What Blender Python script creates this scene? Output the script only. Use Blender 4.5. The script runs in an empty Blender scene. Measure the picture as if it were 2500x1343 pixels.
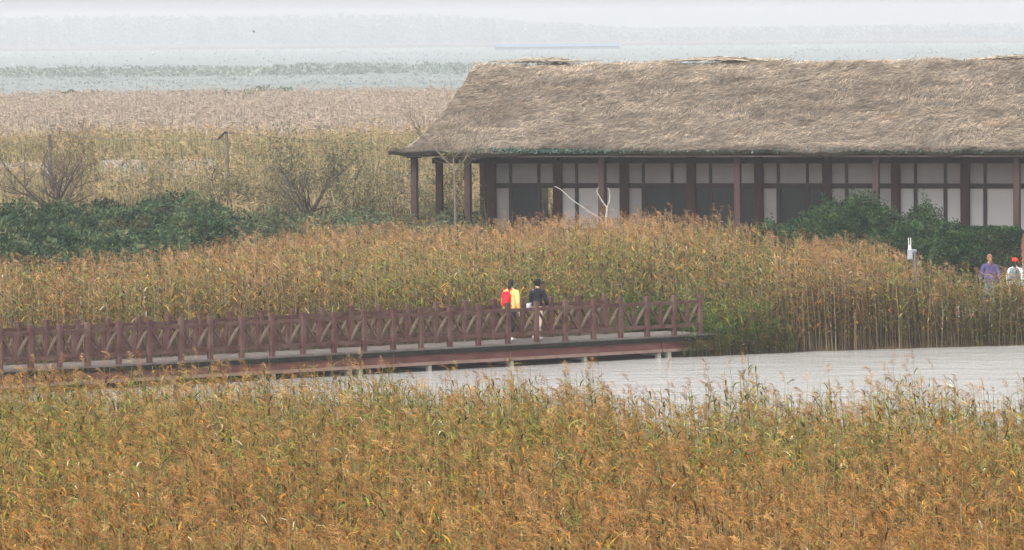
import bpy, bmesh, math, random
import numpy as np
from mathutils import Vector, Matrix, noise as mnoise

# ------------------------------------------------------------------ camera
F_PX = 14000.0
PITCH = math.atan(596.5 / F_PX)
ROLL = math.radians(0.5)
CAM_H = 8.9
scene = bpy.context.scene
cam_data = bpy.data.cameras.new("camera")
cam = bpy.data.objects.new("camera", cam_data)
scene.collection.objects.link(cam)
cam_data.sensor_width = 36.0
cam_data.lens = 36.0 * F_PX / 2500.0
cam_data.clip_start = 0.5
cam_data.clip_end = 12000
cam.matrix_world = (Matrix.Translation((0, 0, CAM_H)) @ Matrix.Rotation(math.pi / 2 - PITCH, 4, 'X')
                    @ Matrix.Rotation(-ROLL, 4, 'Z'))
scene.camera = cam

# ------------------------------------------------------------------ light
SUN_EL, SUN_AZ = math.radians(48), math.radians(215)      # azimuth clockwise from +Y
world = bpy.data.worlds.new("World")
scene.world = world
world.use_nodes = True
wt = world.node_tree
wt.nodes.clear()
sky = wt.nodes.new('ShaderNodeTexSky')
sky.sky_type = 'NISHITA'
sky.sun_disc = False
sky.sun_elevation = SUN_EL
sky.sun_rotation = SUN_AZ
sky.air_density = 1.0
sky.dust_density = 3.0
sky.ozone_density = 1.0
hsv = wt.nodes.new('ShaderNodeHueSaturation')
hsv.inputs['Saturation'].default_value = 0.1
bg = wt.nodes.new('ShaderNodeBackground')
bg.inputs['Strength'].default_value = 0.15
wo = wt.nodes.new('ShaderNodeOutputWorld')
wt.links.new(sky.outputs[0], hsv.inputs['Color'])
wt.links.new(hsv.outputs[0], bg.inputs['Color'])
wt.links.new(bg.outputs[0], wo.inputs['Surface'])

sun_data = bpy.data.lights.new("sun", 'SUN')
sun_data.energy = 1.0
sun_data.angle = math.radians(14)
sun_data.color = (1.0, 0.95, 0.88)
sun = bpy.data.objects.new("sun", sun_data)
scene.collection.objects.link(sun)
sd = Vector((math.sin(SUN_AZ) * math.cos(SUN_EL), math.cos(SUN_AZ) * math.cos(SUN_EL), math.sin(SUN_EL)))
sun.rotation_euler = sd.to_track_quat('Z', 'Y').to_euler()
sun.location = sd * 50

scene.view_settings.view_transform = 'Standard'
scene.view_settings.look = 'None'
scene.view_settings.exposure = 1.3
scene.view_settings.gamma = 1.0
scene.cycles.volume_bounces = 2
scene.cycles.max_bounces = 8
scene.cycles.diffuse_bounces = 2
scene.cycles.use_denoising = True
scene.cycles.denoising_prefilter = 'ACCURATE'
scene.cycles.transparent_max_bounces = 8

HAZE_DENSITY = 0.0003
HAZE_COLOR = (0.92, 0.94, 0.99)

# ------------------------------------------------------------------ projection helper (photo pixel of 2500x1343 -> world point)
def ray(px, py):
    a, b = px - 1250, 671.5 - py
    c, s = math.cos(ROLL), math.sin(ROLL)
    a, b = a * c + b * s, -a * s + b * c
    cp, sp = math.cos(PITCH), math.sin(PITCH)
    return np.array([a, F_PX * cp + b * sp, -F_PX * sp + b * cp])
def atz(px, py, z):
    d = ray(px, py)
    return d * ((z - CAM_H) / d[2]) + np.array([0, 0, CAM_H])
def atY(px, py, Y):
    d = ray(px, py)
    return d * (Y / d[1]) + np.array([0, 0, CAM_H])

# ------------------------------------------------------------------ small helpers
COL = scene.collection
def tag(o, label=None, cat=None, group=None, kind=None):
    if label: o['label'] = label
    if cat: o['category'] = cat
    if group: o['group'] = group
    if kind: o['kind'] = kind
    return o
def empty(name, loc=(0, 0, 0), rz=0.0):
    o = bpy.data.objects.new(name, None)
    COL.objects.link(o)
    o.location = loc
    o.rotation_euler = (0, 0, rz)
    return o
def link_mesh(name, me, mats=(), parent=None, loc=None, smooth=False):
    o = bpy.data.objects.new(name, me)
    COL.objects.link(o)
    for m in (mats if isinstance(mats, (list, tuple)) else [mats]):
        me.materials.append(m)
    if parent is not None: o.parent = parent
    if loc is not None: o.location = loc
    if smooth:
        me.polygons.foreach_set('use_smooth', np.ones(len(me.polygons), dtype=bool))
    return o
def tri_mesh(name, V, T, C=None):
    V = np.asarray(V, dtype=np.float32).reshape(-1, 3)
    T = np.asarray(T, dtype=np.int32).reshape(-1, 3)
    me = bpy.data.meshes.new(name)
    me.vertices.add(len(V))
    me.vertices.foreach_set('co', V.ravel())
    me.loops.add(T.size)
    me.loops.foreach_set('vertex_index', T.ravel())
    me.polygons.add(len(T))
    me.polygons.foreach_set('loop_start', np.arange(0, T.size, 3, dtype=np.int32))
    me.polygons.foreach_set('loop_total', np.full(len(T), 3, dtype=np.int32))
    if C is not None:
        a = me.color_attributes.new('Col', 'BYTE_COLOR', 'POINT')
        c4 = np.ones((len(V), 4), dtype=np.float32)
        c4[:, :3] = np.clip(C, 0, 1)
        a.data.foreach_set('color', c4.ravel())
    me.update()
    me.validate()
    return me
class MB:
    """collects boxes, bars and tubes into one mesh"""
    def __init__(self):
        self.v, self.f = [], []
    def add(self, vs, fs):
        n = len(self.v)
        self.v += [tuple(v) for v in vs]
        self.f += [tuple(i + n for i in f) for f in fs]
        return self
    def box(self, c, s, rz=0.0, bevel=0.0):
        hx, hy, hz = s[0] / 2, s[1] / 2, s[2] / 2
        cr, sr = math.cos(rz), math.sin(rz)
        if bevel <= 0:
            pts = [(x, y, z) for z in (-hz, hz) for x, y in ((-hx, -hy), (hx, -hy), (hx, hy), (-hx, hy))]
            fs = [(3, 2, 1, 0), (4, 5, 6, 7), (0, 1, 5, 4), (1, 2, 6, 5), (2, 3, 7, 6), (3, 0, 4, 7)]
        else:
            b = bevel
            ring = lambda hx, hy: [(-hx + b, -hy), (hx - b, -hy), (hx, -hy + b), (hx, hy - b), (hx - b, hy), (-hx + b, hy), (-hx, hy - b), (-hx, -hy + b)]
            r1 = ring(hx, hy)
            r0 = ring(hx - b, hy - b)
            pts = [(x, y, -hz) for x, y in r1] + [(x, y, hz - b) for x, y in r1] + [(x, y, hz) for x, y in r0]
            fs = [tuple(range(7, -1, -1)), tuple(range(16, 24))]
            for k in range(8):
                j = (k + 1) % 8
                fs += [(k, j, 8 + j, 8 + k), (8 + k, 8 + j, 16 + j, 16 + k)]
        return self.add([(c[0] + x * cr - y * sr, c[1] + x * sr + y * cr, c[2] + z) for x, y, z in pts], fs)
    def bar(self, a, b, w, h):
        """rectangular bar from a to b, w across (horizontal), h tall"""
        a, b = Vector(a), Vector(b)
        d = (b - a).normalized()
        up = Vector((0, 0, 1))
        side = d.cross(up)
        if side.length < 1e-4: side = Vector((1, 0, 0))
        side.normalize()
        u2 = side.cross(d)
        pts = []
        for p in (a, b):
            for x, y in ((-1, -1), (1, -1), (1, 1), (-1, 1)):
                pts.append(p + side * (x * w / 2) + u2 * (y * h / 2))
        return self.add(pts, [(3, 2, 1, 0), (4, 5, 6, 7), (0, 1, 5, 4), (1, 2, 6, 5), (2, 3, 7, 6), (3, 0, 4, 7)])
    def tube(self, pts, rad, n=6, cap=True):
        pts = [Vector(p) for p in pts]
        vs, fs = [], []
        prev = None
        for i, p in enumerate(pts):
            d = (pts[min(i + 1, len(pts) - 1)] - pts[max(i - 1, 0)]).normalized()
            ref = Vector((0, 0, 1)) if abs(d.z) < .9 else Vector((1, 0, 0))
            s = d.cross(ref).normalized() if prev is None else (prev - d * prev.dot(d)).normalized()
            prev = s
            t = d.cross(s)
            r = rad[i] if isinstance(rad, (list, tuple)) else rad
            for k in range(n):
                a = 2 * math.pi * k / n
                vs.append(p + s * (r * math.cos(a)) + t * (r * math.sin(a)))
        for i in range(len(pts) - 1):
            for k in range(n):
                j = (k + 1) % n
                fs.append((i * n + k, i * n + j, (i + 1) * n + j, (i + 1) * n + k))
        if cap:
            fs.append(tuple(range(n - 1, -1, -1)))
            fs.append(tuple((len(pts) - 1) * n + k for k in range(n)))
        return self.add(vs, fs)
    def ball(self, c, r, nu=10, nv=8, fn=None):
        vs, fs = [], []
        for j in range(nv + 1):
            th = math.pi * j / nv
            for i in range(nu):
                ph = 2 * math.pi * i / nu
                p = Vector((math.sin(th) * math.cos(ph), math.sin(th) * math.sin(ph), math.cos(th)))
                k = fn(p) if fn else 1.0
                vs.append((c[0] + p.x * r[0] * k, c[1] + p.y * r[1] * k, c[2] + p.z * r[2] * k))
        for j in range(nv):
            for i in range(nu):
                k = (i + 1) % nu
                fs.append((j * nu + i, (j + 1) * nu + i, (j + 1) * nu + k, j * nu + k))
        return self.add(vs, fs)
    def build(self, name, mat, parent=None, smooth=False, loc=None):
        me = bpy.data.meshes.new(name)
        me.from_pydata(self.v, [], self.f)
        me.update()
        return link_mesh(name, me, mat, parent, loc, smooth)

def vnoise(x, y, seed=0):
    """smooth value noise in about -1..1"""
    x = np.asarray(x, dtype=np.float64); y = np.asarray(y, dtype=np.float64)
    xi = np.floor(x).astype(np.int64); yi = np.floor(y).astype(np.int64)
    fx = x - xi; fy = y - yi
    fx = fx * fx * (3 - 2 * fx); fy = fy * fy * (3 - 2 * fy)
    def h(a, b):
        n = (a * 374761393 + b * 668265263 + seed * 974634777) & 0xffffffff
        n = ((n ^ (n >> 13)) * 1274126177) & 0xffffffff
        return ((n ^ (n >> 16)) & 0xffff) / 32767.5 - 1
    return (h(xi, yi) * (1 - fx) + h(xi + 1, yi) * fx) * (1 - fy) + (h(xi, yi + 1) * (1 - fx) + h(xi + 1, yi + 1) * fx) * fy
def fbm(x, y, seed=0, oct=3):
    s, a, t = 0, 1.0, 0
    for k in range(oct):
        s = s + a * vnoise(x * 2 ** k, y * 2 ** k, seed + k * 17); t += a; a *= .5
    return s / t

# ------------------------------------------------------------------ materials
def mat_new(name):
    m = bpy.data.materials.new(name)
    m.use_nodes = True
    nt = m.node_tree
    return m, nt, nt.nodes['Principled BSDF'], nt.nodes['Material Output']
def mat_vcol(name, rough=.75, trans=0.15, spec=.25):
    m, nt, p, out = mat_new(name)
    a = nt.nodes.new('ShaderNodeAttribute'); a.attribute_name = 'Col'
    nt.links.new(a.outputs['Color'], p.inputs['Base Color'])
    p.inputs['Roughness'].default_value = rough
    p.inputs['Specular IOR Level'].default_value = spec
    if trans > 0:
        t = nt.nodes.new('ShaderNodeBsdfTranslucent')
        mx = nt.nodes.new('ShaderNodeMixShader')
        mx.inputs[0].default_value = trans
        nt.links.new(a.outputs['Color'], t.inputs['Color'])
        nt.links.new(p.outputs[0], mx.inputs[1]); nt.links.new(t.outputs[0], mx.inputs[2])
        nt.links.new(mx.outputs[0], out.inputs['Surface'])
    return m
def mat_noise(name, stops, scale=4.0, stretch=(1, 1, 1), rough=.8, bump=0.0, bscale=30, detail=6, spec=.12, metal=0, bdist=.01):
    m, nt, p, out = mat_new(name)
    tc = nt.nodes.new('ShaderNodeTexCoord')
    mp = nt.nodes.new('ShaderNodeMapping')
    mp.inputs['Scale'].default_value = stretch
    nz = nt.nodes.new('ShaderNodeTexNoise')
    nz.inputs['Scale'].default_value = scale
    nz.inputs['Detail'].default_value = detail
    nz.inputs['Roughness'].default_value = .62
    cr = nt.nodes.new('ShaderNodeValToRGB')
    n = len(stops)
    while len(cr.color_ramp.elements) < n: cr.color_ramp.elements.new(.5)
    for k, c in enumerate(stops):
        e = cr.color_ramp.elements[k]
        e.position = .28 + .44 * k / max(1, n - 1)
        e.color = (*c, 1)
    nt.links.new(tc.outputs['Object'], mp.inputs[0])
    nt.links.new(mp.outputs[0], nz.inputs['Vector'])
    nt.links.new(nz.outputs['Fac'], cr.inputs[0])
    nt.links.new(cr.outputs[0], p.inputs['Base Color'])
    p.inputs['Roughness'].default_value = rough
    p.inputs['Specular IOR Level'].default_value = spec
    p.inputs['Metallic'].default_value = metal
    if bump > 0:
        n2 = nt.nodes.new('ShaderNodeTexNoise')
        n2.inputs['Scale'].default_value = bscale; n2.inputs['Detail'].default_value = 5
        b = nt.nodes.new('ShaderNodeBump')
        b.inputs['Strength'].default_value = bump; b.inputs['Distance'].default_value = bdist
        nt.links.new(mp.outputs[0], n2.inputs['Vector'])
        nt.links.new(n2.outputs['Fac'], b.inputs['Height'])
        nt.links.new(b.outputs[0], p.inputs['Normal'])
    return m

M = {}
M['reed'] = mat_vcol('reed_plants', .8, .1, .06)
M['leafy'] = mat_vcol('leaves', .8, .15, .06)
M['straw'] = mat_vcol('thatch_straw', .85, .0, .15)
M['mud'] = mat_noise('marsh_ground', [(.035, .024, .014), (.07, .05, .028), (.11, .085, .045)], .9, rough=.95, bump=.5, bscale=3, bdist=.1)
M['rail'] = mat_noise('bridge_timber', [(.040, .018, .016), (.072, .033, .028), (.098, .056, .046), (.12, .085, .066)], 2.2, (1, 1, 1), rough=.75, bump=.3, bscale=25)
M['brace_light'] = mat_noise('paler_brace', [(.10, .065, .05), (.19, .14, .11)], 4, rough=.8)
M['deck'] = mat_noise('deck_planks', [(.08, .07, .062), (.14, .12, .108), (.19, .165, .15)], 3, rough=.85, bump=.3, bscale=20)
M['edge'] = mat_noise('shaded_deck_edge', [(.006, .007, .005), (.014, .014, .010), (.026, .024, .018)], 5, rough=.9)  # dark stain plus the shade under the deck, both in the colour
M['girder'] = mat_noise('red_girder', [(.09, .034, .03), (.14, .058, .05), (.19, .09, .075)], 1.4, (1, 1, 3), rough=.7, bump=.2)
M['girder_pale'] = mat_noise('pale_girder_flange', [(.15, .09, .075), (.22, .145, .12), (.27, .19, .16)], 2, rough=.8)
M['concrete'] = mat_noise('concrete_pile', [(.2, .18, .13), (.42, .4, .32), (.5, .47, .38)], 3, rough=.9)
M['column'] = mat_noise('dark_red_column', [(.022, .010, .009), (.038, .016, .014), (.055, .025, .022)], 2.5, (1, 1, .3), rough=.7)
M['post'] = mat_noise('veranda_post_paint', [(.028, .016, .015), (.048, .029, .027), (.065, .043, .04)], 2.5, (1, 1, .3), rough=.75)
M['frame'] = mat_noise('dark_window_frame', [(.018, .014, .014), (.035, .026, .025)], 3, rough=.6)
M['beam'] = mat_noise('dark_beam', [(.014, .01, .012), (.035, .018, .02)], 2, rough=.7)
M['panel'] = mat_noise('frosted_panel', [(.17, .155, .15), (.21, .195, .19), (.25, .235, .225)], .6, rough=.5, spec=.4)
M['panel_white'] = mat_noise('white_panel', [(.29, .275, .27), (.36, .345, .34)], .5, rough=.5, spec=.4)
M['soffit'] = mat_noise('soffit_boards', [(.2, .17, .155), (.27, .23, .21)], 2, rough=.8)
M['brick'] = mat_noise('red_brick_plinth', [(.2, .085, .06), (.3, .14, .1)], 6, rough=.9)
M['floor'] = mat_noise('veranda_floor', [(.16, .14, .12), (.24, .21, .19)], 2, rough=.85)
M['inner'] = mat_noise('inner_wall', [(.16, .14, .125), (.24, .205, .18)], 1, rough=.8)
M['netting'] = mat_noise('green_netting', [(.04, .13, .1), (.1, .24, .19), (.2, .3, .24)], 6, rough=.85)
M['bark'] = mat_noise('dark_bark', [(.05, .038, .03), (.1, .08, .065)], 8, rough=.9)
M['bark_pale'] = mat_noise('pale_bark', [(.09, .075, .06), (.18, .15, .12)], 5, rough=.9)
M['bark_white'] = mat_noise('bleached_bark', [(.30, .28, .25), (.44, .42, .38)], 5, rough=.8)
M['pole'] = mat_noise('weathered_pole', [(.09, .075, .06), (.17, .14, .12)], 5, rough=.9)
M['wire'] = mat_noise('grey_wire', [(.1, .1, .1), (.13, .13, .13)], 3, rough=.6)
M['path'] = mat_noise('pale_path', [(.3, .26, .22), (.42, .37, .32)], 1.5, rough=.9)
M['grey_box'] = mat_noise('grey_box', [(.22, .235, .27), (.28, .29, .33)], 4, rough=.45)
M['white'] = mat_noise('white_plastic', [(.55, .55, .54), (.62, .62, .61)], 4, rough=.4)
M['skin'] = mat_noise('skin', [(.5, .3, .21), (.56, .35, .26)], 5, rough=.6)
M['hair'] = mat_noise('black_hair', [(.008, .007, .007), (.02, .017, .015)], 20, rough=.5)
M['hair_brown'] = mat_noise('brown_hair', [(.16, .075, .04), (.26, .13, .075)], 20, rough=.6)
M['yellow'] = mat_noise('yellow_jacket_cloth', [(.72, .44, .13), (.82, .55, .2)], 5, rough=.85, bump=.4, bscale=12, bdist=.02)
M['black'] = mat_noise('black_cloth', [(.008, .009, .012), (.02, .02, .026)], 6, rough=.85, bump=.4, bscale=12, bdist=.02)
M['red'] = mat_noise('red_nylon', [(.5, .01, .02), (.66, .025, .04)], 5, rough=.6, bump=.3, bscale=10, bdist=.02)
M['cap_red'] = mat_noise('red_cap_cloth', [(.75, .02, .02), (.85, .04, .03)], 5, rough=.7)
M['pink'] = mat_noise('pale_pink_trousers', [(.58, .42, .35), (.7, .54, .47)], 6, rough=.85, bump=.4, bscale=12, bdist=.02)
M['purple'] = mat_noise('purple_jacket_cloth', [(.055, .045, .115), (.10, .08, .18)], 5, rough=.8)
M['pale_blue'] = mat_noise('pale_blue_cloth', [(.55, .66, .72), (.7, .78, .82)], 5, rough=.8)
M['blue_grey'] = mat_noise('blue_grey_cloth', [(.12, .16, .2), (.17, .22, .26)], 5, rough=.8)
M['shoe'] = mat_noise('grey_white_shoe', [(.5, .5, .52), (.72, .72, .72)], 12, rough=.6)
M['shoe_dark'] = mat_noise('dark_shoe', [(.05, .025, .02), (.1, .05, .04)], 12, rough=.6)
M['distant_wall'] = mat_noise('distant_wall', [(.12, .13, .14), (.15, .16, .17)], .3, rough=.8)
M['blue_roof'] = mat_noise('blue_sheet_roof', [(.10, .15, .21), (.12, .17, .23)], .3, rough=.6)
m, nt, p, out = mat_new('dark_glass')
p.inputs['Base Color'].default_value = (.035, .04, .043, 1)
p.inputs['Roughness'].default_value = .12
tr = nt.nodes.new('ShaderNodeBsdfTransparent'); mx = nt.nodes.new('ShaderNodeMixShader')
tr.inputs['Color'].default_value = (.75, .8, .8, 1); mx.inputs[0].default_value = .5
nt.links.new(tr.outputs[0], mx.inputs[1]); nt.links.new(p.outputs[0], mx.inputs[2]); nt.links.new(mx.outputs[0], out.inputs[0])
M['glass'] = m
# water
m, nt, p, out = mat_new('water')
p.inputs['Base Color'].default_value = (.36, .35, .33, 1)
p.inputs['Roughness'].default_value = .14
p.inputs['IOR'].default_value = 1.33
p.inputs['Specular IOR Level'].default_value = 0.9
tc = nt.nodes.new('ShaderNodeTexCoord')
mp = nt.nodes.new('ShaderNodeMapping'); mp.inputs['Scale'].default_value = (.55, 1.0, 1)
mp.inputs['Rotation'].default_value = (0, 0, math.radians(12))
nz = nt.nodes.new('ShaderNodeTexNoise'); nz.inputs['Scale'].default_value = 3.0; nz.inputs['Detail'].default_value = 5; nz.inputs['Roughness'].default_value = .65
bp = nt.nodes.new('ShaderNodeBump'); bp.inputs['Strength'].default_value = 1.0; bp.inputs['Distance'].default_value = .09
nt.links.new(tc.outputs['Object'], mp.inputs[0]); nt.links.new(mp.outputs[0], nz.inputs['Vector'])
n2 = nt.nodes.new('ShaderNodeTexNoise'); n2.inputs['Scale'].default_value = .7; n2.inputs['Detail'].default_value = 3
b2 = nt.nodes.new('ShaderNodeBump'); b2.inputs['Strength'].default_value = 1.0; b2.inputs['Distance'].default_value = .12
nt.links.new(mp.outputs[0], n2.inputs['Vector']); nt.links.new(n2.outputs['Fac'], b2.inputs['Height']); nt.links.new(b2.outputs[0], bp.inputs['Normal'])
nt.links.new(nz.outputs['Fac'], bp.inputs['Height']); nt.links.new(bp.outputs[0], p.inputs['Normal'])
M['water'] = m

# ------------------------------------------------------------------ site layout
BR_A = atz(0, 905, .6)[:2]
BR_B = atz(1709, 815, .6)[:2]
BR_L = np.linalg.norm(BR_B - BR_A)
BR_D = (BR_B - BR_A) / BR_L
BR_N = np.array([-BR_D[1], BR_D[0]])
BR_ANG = math.atan2(BR_D[1], BR_D[0])
BR_W = 1.8
GROUND_FAR = .75
# far shore: pulled under the deck to darken it, then the right water's edge
far_pts = [BR_A + BR_D * -60 + BR_N * 1.0, BR_A + BR_N * .9, BR_A + BR_D * (BR_L - 2.5) + BR_N * .7,
           atz(1690, 872, 0)[:2], atz(2000, 858, 0)[:2], atz(2500, 843, 0)[:2], np.array([60., 163.])]
fx = np.array([p[0] for p in far_pts]); fy = np.array([p[1] for p in far_pts])
def shore_far(x): return np.interp(x, fx, fy)
nx = np.array([-60, -12, -8, -2, 3, 7, 9.0, 10.5, 60]); ny = np.array([112, 112, 111, 110, 108.5, 107, 105, 103, 98.])
def shore_near(x): return np.interp(x, nx, ny) + .6 * vnoise(np.asarray(x) * .9, np.asarray(x) * 0 + 3.3, 5)
def ground_z(x, y):
    x = np.asarray(x, dtype=np.float64); y = np.asarray(y, dtype=np.float64)
    a = shore_far(x) + .25 * vnoise(x * 1.7, x * 0 + .5, 9)
    b = shore_near(x)
    up_far = np.clip((y - a) / .8, -1, 1) * .35
    rise = np.clip((y - a - 1.5) / 5, 0, 1) * (GROUND_FAR - .35)
    up_near = np.clip((b - y) / .8, -1, 1) * .3
    z = np.maximum(np.where(up_far > 0, up_far + rise, up_far), up_near)
    z = z + .05 * vnoise(x * .8, y * .8, 2) * (z > .1)
    return z - .05

xs = np.unique(np.concatenate([np.arange(-30, 30.01, .5), [-2200, -1500, -1000, -700, -500, -350, -250, -180, -130, -95, -70, -52, -40, -34, 34, 40, 52, 70, 95, 130, 180, 250, 350, 500, 700, 1000, 1500, 2200]]))
ys = np.unique(np.concatenate([[-200, -100, -50, 0, 30, 50], np.arange(60, 100, 2), np.arange(100, 114, .4), np.arange(114, 136, 2), np.arange(136, 176, .4), np.arange(176, 210, 2), [230, 260, 300, 350, 420, 500, 600, 750, 950, 1200, 1600, 2200, 3200, 4500]]))
X, Y = np.meshgrid(xs, ys)
Z = ground_z(X, Y)
n0, n1 = len(ys), len(xs)
V = np.stack([X, Y, Z], -1).reshape(-1, 3)
idx = np.arange(n0 * n1).reshape(n0, n1)
q = np.stack([idx[:-1, :-1], idx[:-1, 1:], idx[1:, 1:], idx[1:, :-1]], -1).reshape(-1, 4)
T = np.concatenate([q[:, [0, 1, 2]], q[:, [0, 2, 3]]])
tag(link_mesh('ground', tri_mesh('ground', V, T), M['mud'], smooth=True), kind='structure')
wb = MB(); wb.add([(-58, 100, 0), (58, 96, 0), (58, 172, 0), (-58, 120, 0)], [(0, 1, 2, 3)])
wb = MB()
lx = np.concatenate([[-420], np.linspace(-150, 150, 61), [420]])
vs = []
for x in lx: vs += [(x, 598 + 9 * float(fbm(x * .06, 0, 3)), .92), (x, 2850, .92)]
wb.add(vs, [(2 * k, 2 * k + 2, 2 * k + 3, 2 * k + 1) for k in range(len(lx) - 1)])
tag(wb.build('far_marsh', mat_noise('haze_paled_marsh', [(.135, .155, .14), (.165, .187, .175), (.19, .212, .205)], .022, rough=.95)), kind='structure')  # far haze is mixed into this sheet's pale colour
wb = MB()
wxs = np.linspace(-58, 58, 60)
vs = []
for x in wxs:
    vs += [(x, float(shore_near(x)) - 2.5, 0), (x, float(shore_far(x)) + 2.0, 0)]
wb.add(vs, [(2 * k, 2 * k + 2, 2 * k + 3, 2 * k + 1) for k in range(len(wxs) - 1)])
tag(wb.build('water', M['water']), kind='structure')

# ------------------------------------------------------------------ reeds
PAL = {
    'stem': np.array([(.30, .205, .11), (.36, .26, .15), (.22, .15, .07), (.45, .36, .25), (.24, .19, .08)]),
    'plume': np.array([(.42, .245, .12), (.50, .30, .15), (.33, .18, .085), (.55, .35, .19), (.40, .21, .08)]),
    'green': np.array([(.13, .19, .03), (.19, .25, .04), (.06, .11, .03), (.25, .27, .04), (.15, .23, .06)]),
    'yellow': np.array([(.32, .235, .05), (.38, .26, .055), (.27, .21, .05), (.35, .29, .10)]),
    'orange': np.array([(.60, .22, .03), (.50, .16, .02), (.62, .30, .04), (.38, .10, .02)]),
    'brown': np.array([(.22, .105, .035), (.30, .14, .045), (.13, .06, .025), (.34, .17, .06)]),
    'dead': np.array([(.55, .46, .33), (.7, .63, .5), (.44, .34, .22)]),
}
LEAFK = ['green', 'yellow', 'orange', 'brown', 'dead']

def reed_template(rng, nleaf, nplume, width=1.0, plume=True, nseg=3, h=2.3):
    V, T, K, L, TT = [], [], [], [], []     # verts, tris, kind, leaf id, along
    def add(vs, ts, kind, lid, tt):
        n = len(V)
        V.extend(vs); T.extend([(a + n, b + n, c + n) for a, b, c in ts])
        K.extend([kind] * len(vs)); L.extend([lid] * len(vs)); TT.extend(tt)
    lean = rng.uniform(.02, .22); laz = rng.normal(math.pi, 1.3)
    lx, ly = math.cos(laz) * lean, math.sin(laz) * lean
    def sp(t): return np.array([lx * t * t, ly * t * t, h * t])
    r0, r1 = .0065 * width, .0035 * width
    vs = []
    for t in (0, .5, 1):
        c = sp(t); r = r0 + (r1 - r0) * t
        for k in range(3):
            a = 2.1 * k + laz
            vs.append(c + np.array([math.cos(a) * r, math.sin(a) * r, 0]))
    ts = []
    for i in range(2):
        for k in range(3):
            j = (k + 1) % 3
            ts += [(i * 3 + k, i * 3 + j, i * 3 + 3 + j), (i * 3 + k, i * 3 + 3 + j, i * 3 + 3 + k)]
    add(vs, ts, 0, 0, [0] * 3 + [.5] * 3 + [1] * 3)
    az = rng.uniform(0, 6.28)
    for q in range(nleaf):
        t = .30 + .66 * (q + rng.uniform(0, .8)) / nleaf
        az += math.pi + rng.normal(0, .5)
        a = az if rng.random() < .55 else rng.normal(math.pi, .8)
        ln = rng.uniform(.26, .48) * (1.0 if t < .85 else .75)
        el0 = rng.uniform(.7, 1.25); droop = rng.uniform(.8, 2.2)
        w = rng.uniform(.010, .018) * width
        p = sp(t); d = np.array([math.cos(a), math.sin(a)])
        side = np.array([-d[1], d[0], 0])
        tw = rng.uniform(-.8, .8)
        vs = []; tt = []
        for s in range(nseg + 1):
            u = s / nseg
            ww = w * (.55 + 1.1 * u if u < .4 else (1 - u) * 1.65)
            sv = side * math.cos(tw * u) + np.array([0, 0, math.sin(tw * u)])
            if s == nseg: vs.append(p.copy()); tt.append(1.)
            else: vs += [p - sv * ww, p + sv * ww]; tt += [u, u]
            el = el0 - droop * (u + .5 / nseg)
            p = p + np.array([d[0] * math.cos(el), d[1] * math.cos(el), math.sin(el)]) * ln / nseg
        ts = []
        for s in range(nseg):
            if s < nseg - 1: ts += [(2 * s, 2 * s + 1, 2 * s + 3), (2 * s, 2 * s + 3, 2 * s + 2)]
            else: ts += [(2 * s, 2 * s + 1, 2 * s + 2)]
        add(vs, ts, 1, q, tt)
    if plume:
        pa = rng.normal(math.pi, .9); pd = np.array([math.cos(pa), math.sin(pa)])
        pl = rng.uniform(.16, .27); nod = rng.uniform(.3, 1.3)
        p0 = sp(1.0)
        fat = rng.uniform(.6, 1.15)
        for q in range(nplume):
            u = (q + rng.random()) / nplume
            el = math.pi / 2 - nod * u
            p = p0 + np.array([pd[0] * math.sin(nod * u) * .6, pd[1] * math.sin(nod * u) * .6, math.cos(nod * u * .7)]) * pl * u
            a = rng.uniform(0, 6.28)
            out = np.array([math.cos(a), math.sin(a), 0])
            ax = np.array([pd[0] * math.cos(el), pd[1] * math.cos(el), math.sin(el)])
            dv = ax * .8 + out * rng.uniform(.35, .8) * fat
            dv /= np.linalg.norm(dv)
            ln = (.15 - .07 * u) * rng.uniform(.7, 1.2)
            w = rng.uniform(.0035, .0065) * width
            sd_ = np.cross(dv, np.array([rng.normal(), rng.normal(), rng.normal()])); sd_ /= np.linalg.norm(sd_)
            tip = p + dv * ln - np.array([0, 0, .45 * ln]) + np.array([pd[0], pd[1], 0]) * .2 * ln
            add([p - sd_ * w * .4, p + sd_ * w * .4, (p + tip) / 2 + sd_ * w, tip], [(0, 1, 2), (0, 2, 3)], 2, q, [0, 0, .5, 1])
    return dict(V=np.array(V), T=np.array(T), K=np.array(K), L=np.array(L), TT=np.array(TT), nl=max(nleaf, 1), h=h)

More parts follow.
